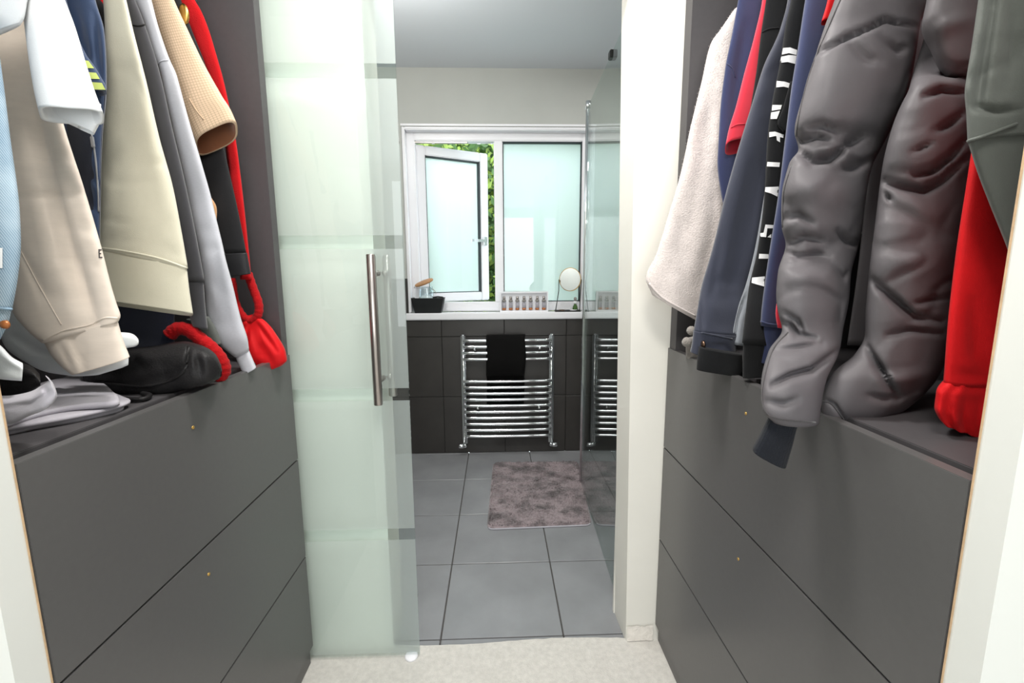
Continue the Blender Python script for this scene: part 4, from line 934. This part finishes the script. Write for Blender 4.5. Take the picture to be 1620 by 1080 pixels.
rloft('basket_body', [(bw*.80, .039, .012, .0), (bw*.82, .041, .012, .004), (bw, .046, .014, .096), (bw*1.02, .048, .014, .1), (bw*.97, .044, .012, .1), (bw*.80, .037, .01, .008)], bc, 'black', bk)
tube('carry_handle', [(bc[0]+bw*a_, bc[1]-.01, ZL+h_) for a_, h_ in ((.98, .096), (.9, .104), (.6, .108), (.3, .103))], .004, 'black', bk, 8)
jc = at_y(676, 496, 3.10); jc = (jc[0]+.002, 3.072, ZL+.009)
jr = thing('glass_jar', 'clip top glass jar with a tilted wooden lid standing in the black basket', 'jar', jc)
lathe('jar_glass', [(0, 0), (.046, 0), (.05, .005), (.05, .13), (.044, .15), (.044, .165), (.041, .165), (.041, .15), (.046, .13), (.046, .008), (0, .008)], jc, 'jar', jr, 32, 'Z', .98, .70)
lathe('contents', [(0, .009), (.044, .009), (.044, .09), (.03, .105), (0, .108)], jc, 'white_cotton', jr, 24, 'Z', .98, .68)
lid = lathe('lid', [(0, -.006), (.062, -.006), (.066, 0), (.062, .006), (0, .006)], (0, 0, 0), 'wood', None, 28, 'Z', 1, .6)
lid.parent = jr; lid.location = (-.012, -.004, .192); lid.rotation_euler = (math.radians(18), math.radians(-20), 0)
tube('wire_clip', [(jc[0]+.042, jc[1]-.02, ZL+.16), (jc[0]+.058, jc[1]-.024, ZL+.15), (jc[0]+.07, jc[1]-.026, ZL+.13)], .0025, 'steel', jr, 8)
tube('wire_loop', [(jc[0]-.07, jc[1]-.02, ZL+.178), (jc[0]-.075, jc[1]-.03, ZL+.168), (jc[0]-.02, jc[1]-.034, ZL+.166)], .002, 'steel', jr, 8)
# set of vials in a white tray
b0, b1 = at_y(791, 480, 3.075)[0], at_y(867, 480, 3.075)[0]; ZT = at_y(830, 461, 3.075)[2]
vb = thing('vial_box', 'white presentation box of seven small vials standing on the window sill', 'box', ((b0+b1)/2, 3.08, ZL))
bm = bmesh.new(); addbox(bm, b0, b1, 3.09, 3.10, ZL, ZT)
for b in ((b0, b0+.008, 3.065, 3.09, ZL, ZT), (b1-.008, b1, 3.065, 3.09, ZL, ZT), (b0+.008, b1-.008, 3.065, 3.09, ZL, ZL+.01), (b0+.008, b1-.008, 3.065, 3.09, ZT-.01, ZT)): addbox(bm, *b)
bm_obj('tray', bm, 'pvc', vb)
for k in range(7):
    x = b0+(b1-b0)*(.085+.138*k)
    vi = lathe('vial', [(0, .024), (.0125, .024), (.0125, .062), (.0, .064)], (x, 3.076, ZL), 'grey_jersey', vb, 14)
    lathe('vial_base', [(0, .013), (.013, .013), (.013, .027), (0, .027)], (x, 3.076, ZL), 'copper', vi, 14)
    lathe('vial_collar', [(0, .068), (.014, .068), (.0125, .08), (.008, .084), (.0, .084)], (x, 3.076, ZL), 'greycap', vi, 14)
    lathe('vial_cap', [(0, .08), (.0085, .08), (.0085, .104), (.0, .105)], (x, 3.076, ZL), 'steel', vi, 14)
# round mirror on a thin stand
mc = at_y(902, 442, 3.07); ms = thing('vanity_mirror', 'small round tilting mirror on a thin black stand by the shower post', 'mirror', (mc[0], 3.07, ZL))
xa, xb_ = at_y(879, 488, 3.07)[0], at_y(917, 488, 3.07)[0]
rloft('stand_tray', [((xb_-xa)/2+.004, .035, .01, 0), ((xb_-xa)/2+.004, .035, .01, .008), ((xb_-xa)/2, .032, .01, .008), ((xb_-xa)/2, .032, .01, .005)], ((xa+xb_)/2, 3.075, ZL), 'blackm', ms)
tube('stand_arm', [(xa, 3.07, ZL+.005), (at_y(884, 460, 3.07)[0], 3.07, at_y(884, 460, 3.07)[2]), (mc[0]-.076, 3.07, mc[2])], .0028, 'blackm', ms, 8)
tube('stand_arm', [(xb_, 3.07, ZL+.005), (xb_+.002, 3.07, ZL+.1), (mc[0]+.076, 3.07, mc[2])], .0028, 'blackm', ms, 8)
rot = Matrix.Rotation(math.radians(-9), 4, 'X') @ Matrix.Rotation(math.radians(-20), 4, 'Z')
for nm, prof, mt in (('mirror_rim', [(0, .006), (.074, .006), (.079, .004), (.079, -.006), (.0755, -.007), (.0755, -.004), (0, -.004)], 'brass'), ('mirror_glass', [(0, -.0045), (.075, -.0045), (.075, -.0055), (0, -.0055)], 'mirror')):
    ob = lathe(nm, prof, (0, 0, 0), mt, None, 36, 'Y', .93, 1.0); ob.parent = ms; ob.matrix_parent_inverse = Matrix.Identity(4); ob.data.shade_flat(); ob.matrix_basis = Matrix.Translation((0, 0, mc[2]-ZL)) @ rot
d0 = at_y(907, 490, 3.06)
ds = lathe('white_dish', [(0, 0), (.018, 0), (.026, .008), (.024, .009), (.016, .003), (0, .003)], (d0[0], 3.062, ZL+.006), 'pvc', None, 20); setp(ds, 'tiny white dish on the black mirror tray', 'dish')
sk = thing('green_bottle', 'small green and white stoppered bottle on the mirror tray', 'bottle', (at_y(910, 480, 3.085)[0], 3.085, ZL+.006))
c = (at_y(910, 480, 3.085)[0], 3.085, ZL+.006)
lathe('bottle_body', [(0, 0), (.016, 0), (.018, .01), (.014, .03), (.009, .036), (.009, .046), (0, .046)], c, 'leafA', sk, 18)
lathe('bottle_neck', [(0, .044), (.010, .044), (.012, .062), (0, .064)], c, 'pvc', sk, 18)
lathe('bottle_stopper', [(0, .06), (.009, .062), (.011, .082), (.006, .09), (0, .09)], c, 'greycap', sk, 18)
c2 = (at_y(889, 490, 3.06)[0], 3.06, ZL+.006)
rg = lathe('ring_dish', [(0, 0), (.02, 0), (.024, .006), (.021, .007), (.015, .003), (0, .003)], c2, 'bronze', None, 20); setp(rg, 'tiny dark metal dish on the black mirror tray', 'dish')
